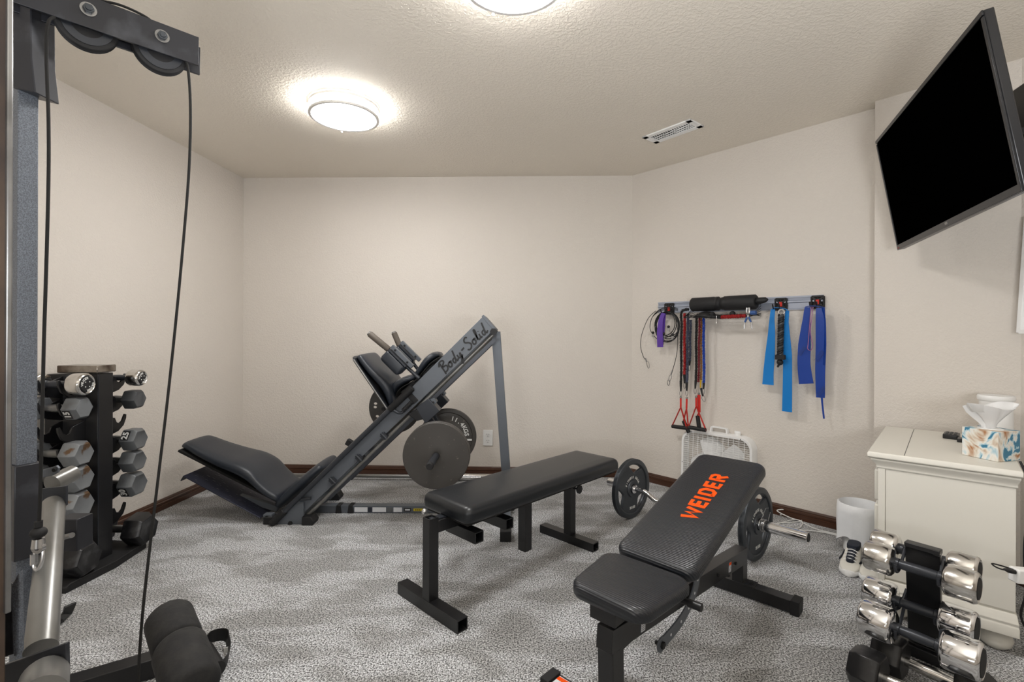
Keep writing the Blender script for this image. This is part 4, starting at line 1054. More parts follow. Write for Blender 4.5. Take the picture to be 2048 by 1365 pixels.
# handles
def handle(top,split,gl,gr,label,off=.085,gm='blkm',rg=.0125,wide=.012):
    T=W1(*top,off);Sx=W1(*split,off);A=W1(*gl,off+.012);B=W1(*gr,off+.012)
    h=empty('exercise_stirrup',T,label,'exercise handle','red strap handles above the fan')
    mb=MB();mb.ribbon([T,Sx],wd1,wide,.002);part('webbing_strap',mb,'red',h)
    for e in(A,B):
        mb=MB();mb.ribbon([Sx,Sx.lerp(e,.5),e],n1,.016,.0018);part('webbing_strap',mb,'red',h)
    mb=MB();mb.tube([A,A.lerp(B,.02),A.lerp(B,.98),B],[rg*.85,rg,rg,rg*.85],16);part('foam_grip',mb,gm,h)
    mb=MB();mb.ring([(.004,-.002),(.007,-.002),(.007,.002),(.004,.002)],T+Z*.006,n1,n=16);part('ring',mb,'steel',h)
handle((1361.5,797),(1361.5,815),(1344,853),(1374,857),'red strap handle with black foam grip hanging level at the far left of the handles',off=.09)
handle((1373.5,798),(1373,818),(1367,842),(1378,866),'red strap handle whose black grip points steeply down, second from the left',off=.075)
handle((1392.5,796),(1392.5,813),(1377,855),(1412,861),'red strap handle with level black grip just above the fan handle',off=.10)
handle((1398,790),(1398,825),(1395,832),(1399,860),'red strap handle with an upright black grip, rightmost of the handles',off=.085,wide=.02)
# pliers
pp_=W1(1496,618,.18)
pli=empty('pliers',pp_,'pair of steel pliers hooked over the wire basket edge, jaws up','pliers')
for s in(-1,1):
    pts=[pp_+wd1*s*.006+Z*.006,pp_+wd1*s*.007-Z*.02,pp_-Z*.040+wd1*s*-.001,pp_-Z*.06+wd1*s*.010,pp_-Z*.085+wd1*s*.019,pp_-Z*.112+wd1*s*.021]
    mb=MB();mb.tube(smooth_pts(pts,4),[.0062-.0022*min(1,i/12) if i>2 else .005 for i in range(21)],10);f=part('lever',mb,'alu',pli)
    mb=MB();mb.tube([pp_-Z*.046+wd1*s*.004,pp_-Z*.062+wd1*s*.011,pp_-Z*.075+wd1*s*.016],[.0052,.0058,.0048],10);part('blue_coating',mb,'blue_grip',f)
mb=MB();mb.cyl(pp_-Z*.030-n1*.006,pp_-Z*.030+n1*.007,.008);part('pivot_bolt',mb,'steel',pli)
mb=MB();c_=W1(1507,626,.17);mb.cyl(c_-wd1*.014,c_+wd1*.014,.012);pt=solo('tape_roll',mb,'blue_grip',c_,'small blue and cream roll beside the pliers in the basket','tape roll')
# light blue band over middle hook
def flat(pts,w,m,label,name='resistance_band',t=.003,side=None,loc=None):
    P=smooth_pts(pts,5);k=len(P)
    if isinstance(w,list):
        W_=[w[min(len(w)-2,int(i/(k-1)*(len(w)-1)))]*(1-(i/(k-1)*(len(w)-1)-min(len(w)-2,int(i/(k-1)*(len(w)-1)))))+w[min(len(w)-1,int(i/(k-1)*(len(w)-1))+1)]*(i/(k-1)*(len(w)-1)-min(len(w)-2,int(i/(k-1)*(len(w)-1)))) for i in range(k)]
    else:W_=w
    mb=MB();mb.ribbon(P,side or wd1,W_,t);return mb
rt=empty('resistance_band',W1(1560,618,.08),'light blue flat latex band draped over the middle wall hook with two uneven ends','resistance band','resistance bands on the wall rail')
w=.034
mb=flat([W1(1546,619,.085),W1(1544,640,.085),W1(1543,670,.085),W1(1540,710,.08),W1(1537,745,.075),W1(1536,770,.075)],[.022,.026,.038,.05,.054,.060],'lblue','');part('left_tail',mb,'lblue',rt)
mb=flat([W1(1575,622,.085),W1(1573,645,.085),W1(1573,670,.085),W1(1575,710,.08),W1(1575,760,.075),W1(1574,824,.07)],[.018,.022,.034,.044,.046,.050],'lblue','');part('right_tail',mb,'lblue',rt)
mb=flat([W1(1545,621,.085),W1(1547,616.5,.085),W1(1556,616,.085),W1(1566,617,.085),W1(1574,620,.085),W1(1576,626,.085)],.014,'lblue','',side=n1);part('top_fold',mb,'lblue',rt)
# triceps rope
rp=empty('triceps_rope',W1(1562,622,.10),'black twisted triceps rope with silver end loop hanging between the light blue tails','rope')
A=W1(1562.5,630,.105);B=W1(1560,717,.10)
for q_ in range(3):
    P=[]
    for i in range(60):
        t=i/59;a=2*PI*t*5.6+2*PI*q_/3;c_=A.lerp(B,t);P.append(c_+wd1*math.cos(a)*.0085+n1*math.sin(a)*.0085)
    mb=MB();mb.tube(P,.0085,8);part('rope_strand',mb,'blkm' if q_ else 'hexd',rp)
mb=MB();mb.ring([(.010,-.005),(.019,-.005),(.019,.005),(.010,.005)],W1(1563,625,.105),n1,n=20);part('end_eye',mb,'alu',rp,.002)
mb=MB();mb.cyl(B+Z*.02,B-Z*.008,.021);mb.box(B+Z*.006+wd1*.006+n1*.012,(.05,.02,.026),m=RW);part('rubber_stop',mb,'rub',rp,.003)
mb=MB();mb.sphere(B-Z*.022,.017,n=12);part('rope_knot',mb,'blkm',rp)
mb=MB();mb.tube([B-Z*.03-wd1*.004,B-Z*.05-wd1*.012],[.007,.005],8);part('rope_tail',mb,'blkm',rp)
# dark blue band
db=empty('resistance_band',W1(1620,616,.09),'dark blue wide latex band with faint white print, folded over the right wall hook','resistance band','resistance bands on the wall rail')
mb=flat([W1(1616,615,.09),W1(1613,640,.09),W1(1609,690,.085),W1(1608,730,.085),W1(1612.5,768,.085)],[.030,.036,.060,.062,.070],'dblue','');part('left_fold',mb,'dblue',db)
mb=flat([W1(1641,616,.095),W1(1641,640,.10),W1(1642,690,.095),W1(1640.5,740,.09),W1(1641,796,.085)],[.040,.044,.048,.046,.040],'dblue','');part('right_fold',mb,'dblue',db)
mb=flat([W1(1645,616,.105),W1(1649,640,.10),W1(1650,690,.10),W1(1648,730,.098)],[.010,.016,.018,.008],'dblue','',side=wd1+n1);part('side_fold',mb,'dblue',db)
mb=flat([W1(1612,614,.09),W1(1622,612.5,.092),W1(1636,613,.094),W1(1648,615,.10)],.02,'dblue','',side=n1);part('top_fold',mb,'dblue',db)
mb=flat([W1(1643.5,794,.085),W1(1645,812,.085),W1(1648,838,.085)],[.010,.008,.008],'dblue','');part('tail_strip',mb,'dblue',db)
for cx,cy_,s in((1640,712,1),(1643,783,.8),(1605,702,.8)):
    o_=W1(cx,cy_,.094)+n1*.004;xd=(wd1*.5+Z*.85).normalized();yd_=n1.cross(xd)
    mb=MB();random.seed(cx)
    for r_ in range(4):
        x_=-.035
        while x_<.03:
            l_=random.uniform(.003,.008)*(1.3 if r_==0 else 1);mb.beam(o_+xd*x_*s+yd_*(r_*.006-.009)*s,o_+xd*(x_+l_)*s+yd_*(r_*.006-.009)*s,.0012 if r_ else .003,.0008,up=yd_);x_+=l_+.002
    part('faint_print',mb,'bandg',db)
lp2=empty('resistance_band',W1(1620,616,.10),'narrow mauve loop band hanging in front of the dark blue band','resistance band','resistance bands on the wall rail')
mb=flat([W1(1622,614,.105),W1(1620,640,.105),W1(1618,665,.105),W1(1616,690,.105),W1(1615,697,.108),W1(1619,701,.110),W1(1623.5,699,.112),W1(1625,690,.112),W1(1621,665,.112),W1(1623,640,.112),W1(1626,614,.110)],.010,'pink','',side=(wd1*.4+n1));part('loop',mb,'pink',lp2)
# ================================================================ DUMBBELL TOWER (left)
tw=empty('dumbbell_tower',V((-1.86,2.12,0)),'tall narrow black dumbbell tower with a clear cap, standing by the left wall','dumbbell rack')
TX0,TX1=-1.985,-1.785;TY0,TY1=2.085,2.165
Ht=.845
mb=MB()
sec=[V((TX1,TY0+.0,0)),V((TX1,TY1,0)),V((TX0,TY1+.03,0)),V((TX0,TY0-.03,0))]
mb.loft([[p+Z*.03 for p in sec],[p+Z*Ht for p in sec]]);part('column',mb,'blk',tw,.002)
mb=MB();mb.box(V((-1.862,2.120,Ht+.020)),(.175,.10,.032));part('top_cap',mb,'cap',tw,.004)
mb=MB();bs=[V((-1.74,1.89,0)),V((-1.715,2.10,0)),V((-1.735,2.30,0)),V((-2.0,2.33,0)),V((-2.02,1.86,0))]
mb.loft([[p for p in bs],[p+Z*.022 for p in bs],[V((p.x*.98-.03,2.12+(p.y-2.12)*.93,.034)) for p in bs]]);part('base_plate',mb,'rub',tw,.003)
mb=MB();mb.box(V((TX1+.002,TY0+.001,Ht/2+.02)),(.004,.003,Ht*.93));part('edge_strip',mb,'dgry',tw)  # thin lighter grey strip down one corner of the column
LZ=[.808,.716,.617,.527,.424,.316,.20,.088]
YL,YR=1.985,2.262
def hookp(x,side,z,big=False):
    y0=TY0-.012 if side<0 else TY1+.012
    yc=YL if side<0 else YR
    s=side
    dy=abs(yc-y0)
    pts=[(-.02,-.075),(dy-.01,-.052),(dy+.020,-.030),(dy+.034,.0),(dy+.036,.018),(dy+.026,.022),(dy+.018,.008),(dy+.010,-.008),(dy-.004,-.016),(dy-.020,-.010),(dy-.030,.012),(-.02,.035)]
    mb=MB();P=[V((x,y0+s*a,z+b)) for a,b in pts]
    if s<0:P.reverse()
    mb.prism(P,(.008,0,0));part('cradle_hook',mb,'blk',tw,.0015)
for z in LZ[:-1]:
    for x in(-1.838,-1.925):
        hookp(x,-1,z);hookp(x,1,z)
# hex dumbbell prototype builder: axis along local X, centre at root
def hexdb(name,label,r,hl,gl,m,loc,rz=0,num=None,roll=0,hm='steel',group=None,rb=.55,numface=1,numsz=None,numm='text'):
    root=empty(name,V((0,0,0)),label,'dumbbell',group or ('dumbbells on the tower' if 'tower' in label else 'dumbbells at the strap rack'))
    mb=MB();g=[(-gl/2-.01,.013),(-gl/2,.013),(-gl/4,.0155),(0,.0175),(gl/4,.0155),(gl/2,.013),(gl/2+.01,.013)]
    mb.tube(smooth_pts([V((a,0,0)) for a,b in g],1),[b for a,b in g],16);part('handle',mb,hm,root)
    for s in(-1,1):
        x0=s*gl/2;x1=s*(gl/2+hl);c=.12*r
        def hx(x,rr):return [V((x,rr*math.cos(PI/3*k+roll),rr*math.sin(PI/3*k+roll))) for k in range(6)]
        mb=MB();mb.loft([hx(x0,r*.90),hx(x0+s*hl*.10,r),hx(x1-s*hl*.24,r),hx(x1-s*hl*.0,r*.80),hx(x1-s*hl*.02,r*.76)])
        hd=part('hex_head',mb,m,root,bevel=.0022)
        if num and s>0:
            a=PI/3*numface+roll+PI/6;nrm=V((0,math.cos(a),math.sin(a)));c_=V((x0+s*hl*.40,0,0))+nrm*(r*.866+.0005)
            tx=V((1,0,0));ty=nrm.cross(tx)
            mb=MB();sz=numsz or r*.75
            q=.0
            mb.box(c_-nrm*.0004,(sz*.80,.001,sz*1.05),m=Matrix((tx,nrm,ty)).transposed());part('number_panel',mb,'ink',hd)
            text('raised_number',num,sz*.86,c_+nrm*.001,ty,-tx,numm,hd,off=.0010)
    root.location=V(loc);root.rotation_euler=(0,0,rz)
    return root
def rounddb(name,label,r,hl,gl,m,loc,rz=0,hm='dgry',face='print',group=None,tilt=0,capm='rub'):
    root=empty(name,V((0,0,0)),label,'dumbbell',group or ('dumbbells on the tower' if 'tower' in label else 'dumbbells at the strap rack'))
    mb=MB();g=[(-gl/2-.005,.016),(-gl/2+.012,.016),(-gl/2+.014,.0125),(-gl/4,.0135),(0,.0145),(gl/4,.0135),(gl/2-.014,.0125),(gl/2-.012,.016),(gl/2+.005,.016)]
    mb.tube([V((a,0,0)) for a,b in g],[b for a,b in g],18);part('handle',mb,hm,root)
    for s in(-1,1):
        x0=gl/2;pr=[(.012,0),(r-.010,0),(r-.003,.004),(r,.011),(r,hl-.009),(r-.003,hl-.003),(r-.008,hl),(r-.012,hl-.004),(.01,hl-.004)]
        mb=MB();mb.lathe(pr,V((s*x0,0,0)),V((s,0,0)),n=44);hd=part('chrome_head',mb,m,root,smooth=50)
        mb=MB();mb.lathe([(.002,hl-.0045),(r-.013,hl-.0045),(r-.015,hl+.0005),(.004,hl+.001)],V((s*x0,0,0)),V((s,0,0)),n=32);cp=part('end_cap',mb,capm,hd)
        if face=='print' and s>0:
            for wd_,a0 in(('WEIDER',PI*1.25),('WEIDER',PI*.25)):
                for k,ch in enumerate(wd_):
                    a=a0-k*.30+.75-PI/2
                    ra=V((0,math.cos(a),math.sin(a)));tg=ra.cross(V((1,0,0)))*-1
                    tg=V((1,0,0)).cross(ra)*-1
                    text('ring_letter',ch,r*.30,V((x0+hl+.0012,0,0))+ra*r*.55,tg,ra,'text',cp,off=.0004,ext=.0003)
            for a in(PI*.0,PI*.5,PI,PI*1.5):
                mb=MB();q=V((x0+hl+.0005,r*.3*math.cos(a+.78),r*.3*math.sin(a+.78)));mb.cyl(q,q+V((.001,0,0)),.0025,n=8);part('screw',mb,'text',cp)
    root.location=V(loc);root.rotation_euler=(0,tilt,rz)
    return root
def xat(px,y):return uv(px,700)[0]*y
DX=-1.875
GL=.105
# left column dumbbells: centre x so that near head sits at x about -1.775
rounddb('dumbbell','small chrome round dumbbell with lettered black end caps, top left of the tower',.0455,.062,.115,'chromes',(-1.862,YL,LZ[0]+.002),hm='dgry')
hexdb('dumbbell','dark grey hex dumbbell numbered 15, second from the top on the tower left side',.050,.060,GL,'hexg',(-1.865,YL,LZ[1]-.004),num='15',numface=3,roll=0)
hexdb('dumbbell','grey hex dumbbell with rust spots, below the empty cradle on the tower left side',.056,.068,GL,'hexr',(-1.872,YL,LZ[3]-.002),hm='tubegry')
hexdb('dumbbell','chipped grey hex dumbbell, middle of the three rusty ones on the tower left side',.058,.070,GL,'hexr',(-1.872,YL-.002,LZ[4]),hm='tubegry',roll=.05)
hexdb('dumbbell','large grey hex dumbbell, lowest of the three rusty ones on the tower left side',.062,.074,GL,'hexr',(-1.876,YL-.004,LZ[5]),hm='tubegry',roll=.0)
hexdb('dumbbell','big black rubber hex dumbbell resting at the tower foot, left side',.074,.085,.115,'hexb',(-1.86,YL-.012,.100),roll=.12)
# right column
rounddb('dumbbell','small chrome round dumbbell with lettered black end caps, top right of the tower',.0375,.060,.115,'chromes',(-1.845,YR,LZ[0]+.004),hm='dgry')
hexdb('dumbbell','small dark hex dumbbell, second from the top on the tower right side',.048,.060,GL,'hexd',(-1.850,YR,LZ[1]-.004),roll=.02)
hexdb('dumbbell','grey hex dumbbell with framed white 25, right below the empty cradle, tower right side',.055,.066,GL,'hexg',(-1.852,YR,LZ[3]-.002),num='25',numface=2,roll=0)
hexdb('dumbbell','unnumbered grey hex dumbbell between the two framed-number ones, tower right side',.054,.066,GL,'hexg',(-1.856,YR,LZ[4]),roll=.04)
hexdb('dumbbell','grey hex dumbbell with dark framed 30, lowest grey one on the tower right side',.060,.070,GL,'hexg',(-1.860,YR,LZ[5]),num='30',numface=3,roll=0)
hexdb('dumbbell','big black rubber hex dumbbell resting at the tower foot, right side',.076,.085,.115,'hexb',(-1.845,YR+.012,.100),roll=.2)
# ================================================================ CABLE MACHINE (foreground left)
cm=empty('cable_machine',V((-1.2,1.2,0)),'grey steel cable gym machine filling the left edge, with pulleys and hanging cables','gym machine')
def bar2(name,a,b,w,h,m,bevel=.002,up=None,label=None):
    mb=MB();mb.beam(a,b,w,h,up);return part(name,mb,m,cm,bevel,label=label)
# near (leftmost) post
yp=.80
xa=D(-8,600,yp).x
AD=V((.436,.900,0))
bar2('front_post',V((D(-41,600,yp).x,yp,.34)),V((D(-41,600,yp).x,yp,CE-.1)),.05,.05,'rust',up=AD,label='worn brown steel post')
bar2('front_post_edge',V((D(1,600,yp).x,yp+.012,.55)),V((D(1,600,yp).x,yp+.012,CE-.1)),.012,.008,'steel',up=AD)
# second post
ys=1.06
p=D(50,185,ys);bar2('rear_post',V((p.x,ys,0)),V((p.x,ys,D(50,176,ys).z)),.034,.034,'spk',up=AD,label='speckled blue grey post')
p2=D(51,925,ys)
bar2('post_sleeve',V((p2.x,ys-.004,D(50,1112,ys).z)),V((p2.x,ys-.004,D(50,926,ys).z)),.044,.044,'arm',up=AD)
# gusset under the arm
P=[D(24,-40,ys-.02),D(70,-40,ys-.02),D(72,120,ys-.02),D(80,190,ys-.02),D(62,186,ys-.02),D(30,178,ys-.02)]
mb=MB();mb.prism([V((q.x,ys-.03,q.z)) for q in P],(0,.055,0));part('arm_gusset',mb,'arm',cm,.002)
P=[D(68,-60,ys+.03),D(76,60,ys+.03),D(83,192,ys+.03),D(72,192,ys+.03),D(62,-60,ys+.03)]
mb=MB();mb.prism([V((q.x,ys+.02,q.z)) for q in P],(0,.006,0));part('gusset_flange',mb,'gry',cm,.001)
# pulley arm: two parallel plates
a0=D(72,-4,1.035);a1=D(393,106,1.245)
zc_=D(388,108,1.24).z
A=V((a0.x,1.035,zc_));B=V((a1.x,1.245,zc_));ad=(B-A).normalized();an=V((ad.y,-ad.x,0))
for s in(1,-1):
    bar2('pulley_arm_plate',A-ad*.05+an*.020*s,B-(ad*.0 if s>0 else -ad*.012)+an*.020*s-Z*(.004 if s<0 else 0),.006,.072,'arm',.0008,up=Z)
def onarm(px,dzz=0):
    best=None
    for i in range(400):
        q=A.lerp(B,i/399);u=(q.x/q.y*F+1024)
        if best is None or abs(u-px)<best[0]:best=(abs(u-px),q)
    return best[1]+Z*dzz
for px in(172,318):
    c_=onarm(px)-Z*.022
    mb=MB();mb.lathe([(.01,-.010),(.048,-.010),(.054,-.010),(.056,-.008),(.048,-.002),(.048,.002),(.056,.008),(.054,.010),(.048,.010),(.01,.010)],c_,an,n=44);pu=part('pulley_wheel',mb,'rub',cm)
    mb=MB();mb.ring([(.030,.0095),(.046,.0095),(.046,.0115),(.030,.0115)],c_,an,n=36);part('pulley_rim',mb,'dgry',pu)
    b_=onarm(px)+Z*.004
    mb=MB();mb.cyl(b_+an*.022,b_+an*.026,.015,n=22);part('washer',mb,'steel',cm)
    mb=MB();mb.cyl(b_+an*.024,b_+an*.033,.0105,n=6);mb.cyl(b_+an*.033,b_+an*.036,.006,n=14);part('axle_bolt',mb,'iron',cm,.0008)
# cables
def cyl_path(pts,r,nm='steel_cable',m='gap'):
    mb=MB();mb.tube(smooth_pts(pts,6),r,8);return part(nm,mb,m,cm)
c2=onarm(318)-Z*.022
yR=c2.y+.05
cyl_path([c2-ad*.03+Z*.05,c2+Z*.049,c2+ad*.035+Z*.034,c2+ad*.049+Z*.0,D(376,138,1.20),D(381,220,1.20),D(378,340,1.20),D(367,480,1.20),D(352,640,1.19),D(335,800,1.18),D(316,960,1.16),D(298,1110,1.13),D(285,1230,1.11),D(278,1330,1.10),D(276,1400,1.10)],.0031,label if False else 'hanging_cable')
c1=onarm(172)-Z*.022
cyl_path([c1+ad*.03+Z*.048,c1+Z*.050,c1-ad*.034+Z*.034,c1-ad*.049+Z*.0,D(97,45,1.00),D(93,110,1.0),D(97,240,1.0),D(97,360,1.0),D(93,520,1.0),D(88,680,1.0),D(84,850,1.0),D(80,1000,1.0),D(78,1052,1.0)],.0031,'hanging_cable')
cyl_path([c1+Z*.05,D(160,-20,1.08),D(190,-2,1.10),D(240,10,1.13),D(285,30,1.17),D(305,45,1.19),c2+Z*.047-ad*.02],.0028,'upper_cable')
o=D(77,1066,1.0)
mb=MB();mb.sphere(o,.0145,(1,1,.82),16);mb.cyl(o+Z*.012,o+Z*.024,.007);part('stop_ball',mb,'rub',cm)
mb=MB();mb.tube([o-Z*.012,o-Z*.03],[.010,.012],10);mb.ring([(.006,-.004),(.0125,-.004),(.0125,.004),(.006,.004)],o-Z*.030,Y,n=18);part('cable_eye',mb,'alu',cm)
P=[];q0=o-Z*.052
for k in range(22):
    a=2*PI*k/22;P.append(q0+V((math.cos(a)*.009,0.004*math.sin(a),math.sin(a)*.024)))
mb=MB();mb.tube(P,.0032,8,closed=True);mb.cyl(q0-V((.009,0,.014)),q0-V((.009,0,-.008)),.0065,n=6);part('quick_link',mb,'alu',cm)
# slanted steel tube coming toward the camera
T0=D(108,1000,1.30);T1=D(78,1322,.93)
T0=D(107,1006,1.22);T1=D(82,1300,.92)
mb=MB();mb.tube([T0,T0.lerp(T1,.02),T1],[.0215,.0235,.0255],26);part('slanted_tube',mb,'tubegry',cm,smooth=50)
P=[D(84,978,1.22),D(132,973,1.22),D(132,1012,1.22),D(84,1026,1.22)]
mb=MB();mb.prism(P,(0,.006,0));part('tube_bracket',mb,'dgry',cm,.001)
mb=MB();a=D(104,968,1.26);mb.cyl(a,a+V((-.0,.06,.01)),.022);part('tube_stub',mb,'tubegry',cm)
P=[D(66,945,1.16),D(104,935,1.16),D(112,932,1.16),D(117,937,1.16),D(115,946,1.16),D(104,952,1.16),D(66,960,1.16)]
mb=MB();mb.prism(P,(0,.006,0));part('lock_lever',mb,'gry',cm,.001)
mb=MB();a=D(107,941,1.155);mb.cyl(a,a+Y*.003,.0045,n=14);part('lever_hole',mb,'gap',cm)
P=[D(112,1040,1.30),D(154,1040,1.30),D(154,1104,1.30),D(112,1104,1.30)]
mb=MB();mb.prism(P,(0,.05,0));part('side_bracket',mb,'arm',cm,.002)
mb=MB();a=D(116,1078,1.29);b_=D(144,1071,1.27);mb.cyl(a,b_,.007);part('locking_pin',mb,'steel',cm)
P=[D(56,1135,1.2),D(70,1131,1.2),D(72,1193,1.2),D(58,1197,1.2)]
mb=MB();mb.prism(P,(0,.02,0));part('side_tab',mb,'rust',cm,.001)
P=[D(50,1200,1.15),D(70,1192,1.15),D(72,1215,1.15),D(52,1218,1.15)]
mb=MB();mb.prism(P,(0,.02,0));part('side_tab',mb,'iron',cm,.001)
# near carriage: u channel and lower plate with tube
mb=MB();yq=.84
P=[D(-30,1184,yq),D(22,1168,yq),D(26,1310,yq),D(-30,1330,yq)]
mb.prism([V((q.x,yq,q.z)) for q in P],(0,.012,0));part('carriage_channel',mb,'arm',cm,.002)
P=[D(22,1172,yq-.005),D(38,1144,yq-.005),D(40,1308,yq-.005),D(26,1316,yq-.005)]
mb=MB();mb.prism([V((q.x,yq-.005,q.z)) for q in P],(0,.008,0));part('channel_flange',mb,'spk',cm,.002)
P=[D(-30,1345,.88),D(132,1288,.88),D(134,1400,.88),D(-30,1420,.88)]
mb=MB();mb.prism([V((q.x,.88,q.z)) for q in P],(0,.008,0));part('lower_plate',mb,'arm',cm,.001)
mb=MB();a=D(90,1350,.87);b_=D(80,1400,.80);mb.tube([a,a.lerp(b_,.1),b_],[.031,.034,.036],26);part('lower_tube',mb,'tubegry',cm,smooth=50)
# base beam on floor and foam rollers
bar2('base_beam',V((G(120,1385,.03).x,G(120,1385,.03).y,.03)),V((G(420,1300,.03).x,G(420,1300,.03).y,.03))-V((.06,.02,0)),.055,.055,'blk')
R0=D(343,1256,1.36);R1=D(395,1440,1.12)
r0=R0;r1=D(384,1400,1.16);rd=(r1-r0).normalized();LR=(r1-r0).length
ra=D(339,1240,1.34);rb=D(361,1300,1.27);rc_=D(385,1372,1.17);
rax=(rc_-ra).normalized();
def roll(name,a,b,r):
    mb=MB();mb.tube([a,a.lerp(b,.03),a.lerp(b,.09),a.lerp(b,.91),a.lerp(b,.97),b],[r*.78,r*.93,r,r,r*.93,r*.80],36);part(name,mb,'foam',cm,smooth=60)
roll('foam_roller',ra-rax*.012,ra+rax*.112,.058);roll('foam_roller',ra+rax*.110,ra+rax*.27,.061)
mb=MB();mb.cyl(ra-rax*.02,ra+rax*.3,.014);part('roller_axle',mb,'steel',cm)
mb=MB();mb.cyl(ra+rax*.13-Z*.0,V(((ra+rax*.13).x,(ra+rax*.13).y,.06)),.018);part('roller_support',mb,'blk',cm)
# J shaped hook on carpet
j=[G(95,1258,.012),G(118,1240,.012),G(134,1228,.02),G(141,1210,.055)]
mb=MB();mb.ribbon([p for p in j],V((.35,1,0)),.035,.008);solo('steel_hook',mb,'blk',G(120,1240),'black bent steel hook lying on the carpet in front of the dumbbell tower','hook',bevel=.001)
# strap handle on the floor
sh=empty('ankle_strap',G(430,1315),'black webbing strap with a tubular grip lying on the carpet beside the foam rollers','exercise handle')
a=G(408,1300,.030);b_=G(432,1332,.030)
a=G(410,1300,.026);b_=G(434,1340,.026)
mb=MB();mb.ring([(.011,0),(.0235,0),(.0235,(b_-a).length),(.011,(b_-a).length)],a,(b_-a),n=28);part('tube_grip',mb,'blkm',sh,.001)
pts=[a+Z*.0,G(410,1288,.035),G(420,1276,.035),G(440,1270,.035),G(453,1272,.035),G(456,1284,.035),G(459,1300,.03),G(455,1318,.028),G(444,1334,.026),b_]
mb=MB();mb.ribbon(smooth_pts(pts,5),V((0.1,.15,1)),.038,.0025);st_=part('webbing',mb,'blkm',sh)
mb=MB();p_=G(456,1300,.032);mb.box(p_+V((-.004,-.004,0)),(.012,.002,.018),rz=.6);part('white_tag',mb,'text',sh)
# ================================================================ DRESSER
e_=V((.742,-.670,0)).normalized();d_=V((.670,.742,0)).normalized()
Q0=V((1.339,1.766,0));fw_=.352;dl=.64
dr=empty('dresser',Q0+e_*fw_/2+d_*dl/2,'cream painted wooden dresser with moulded top and round feet, seen from its side','dresser')
RD=Matrix((e_,d_,Z)).transposed()
ctr=Q0+e_*fw_/2+d_*dl/2
zt=.600
def dbox(name,x0,x1,y0,y1,z0,z1,m='whitec',bevel=.002):
    mb=MB();mb.box(Q0+e_*(x0+x1)/2+d_*(y0+y1)/2+Z*(z0+z1)/2,(x1-x0,y1-y0,z1-z0),m=RD);return part(name,mb,m,dr,bevel)
dbox('carcass',.01,fw_-.004,.006,dl,.09,zt-.055)
dbox('side_panel',.022,fw_-.002,.0,.006,.145,zt-.058,bevel=.001)
dbox('corner_stile',0,.021,-.003,.03,.09,zt-.05)
# moulded top and base
def mould(name,pr):
    mb=MB();rings=[]
    for off,z in pr:
        rings.append([Q0+e_*a+d_*b+Z*z for a,b in((-off,-off),(fw_+off*.4,-off),(fw_+off*.4,dl+.0),(-off,dl+.0))])
    mb.loft(rings);return part(name,mb,'whitec',dr,.0015)
mould('cornice',[(.002,zt-.062),(.006,zt-.058),(.006,zt-.048),(.012,zt-.040),(.020,zt-.030),(.020,zt-.024)])
mould('top_board',[(.024,zt-.022),(.030,zt-.018),(.030,zt-.006),(.026,zt-.0),])
mb=MB();mb.box(Q0+e_*.075+d_*(dl/2-.014)+Z*(zt+.0002),(.0016,dl+.02,.0012),m=RD);part('top_seam',mb,'hexd',dr)
mould('base_moulding',[(.016,.070),(.016,.098),(.012,.104),(.014,.112),(.008,.122),(.004,.134),(.0,.138)])
for k in range(3):
    z0=.15+k*.13;dbox('drawer',-.014,.012,.035,dl-.03,z0,z0+.115,bevel=.006)
for fx,fy in((.045,.05),(fw_-.045,.05),(.045,dl-.06),(fw_-.045,dl-.06)):
    mb=MB();mb.lathe([(.001,0),(.026,0),(.040,.012),(.044,.028),(.038,.046),(.026,.056),(.030,.062),(.030,.072),(.001,.072)],Q0+e_*fx+d_*fy,n=28);part('bun_foot',mb,'whitec',dr)
# things on it
def T(px,py,z=zt+.0006):return G(px,py,z)
# tissue box : near corner at (1997,925), left corner (1930,915), right corner (2037,922)
tn=T(1996,925);tl_=T(1934,912);tr_=T(2038,922)
u1_=(tl_-tn);u1_.normalize();u2_=V((-u1_.y,u1_.x,0));u2_=u2_ if u2_.x>0 else -u2_
ws=.105;bh=.100
tb=empty('tissue_box',tn+(u1_+u2_)*ws/2,'cube tissue box with blue and rust marbled print on the cream dresser','tissue box')
c_=tn+(u1_+u2_)*ws/2
RT=Matrix((u1_,u2_,Z)).transposed()
mb=MB();mb.box(c_+Z*bh/2,(ws,ws,bh),m=RT);part('carton',mb,'tbox',tb,.0015)
mb=MB();mb.lathe([(.001,.0),(.034,.0),(.034,.0012),(.001,.0012)],c_+Z*bh,n=28);part('opening_rim',mb,'whitep',tb)
mb=MB();rows=[];NU=30
random.seed(5)
pr=[(0,.018),(.015,.022),(.035,.040),(.058,.064),(.080,.082)]
for z,r in pr:
    row=[]
    for k in range(NU):
        a=2*PI*k/NU;w_=1+.22*math.sin(3*a+z*25)+.10*math.sin(7*a+1);lx=1.15 if math.cos(a)*1<0 else .9
        row.append(c_+Z*(bh+z+.012*math.sin(2*a+.5)*z/.08)+X*math.cos(a)*r*w_*lx*1.05+Y*math.sin(a)*r*w_*.42)
    rows.append(row)
row=[c_+Z*(bh+.060)+(p-c_-Z*(p-c_).z)*.75 for p in rows[-1]];rows.append(row)
mb.loft(rows,caps=True);ts=part('tissue',mb,'tissue',tb,smooth=80)
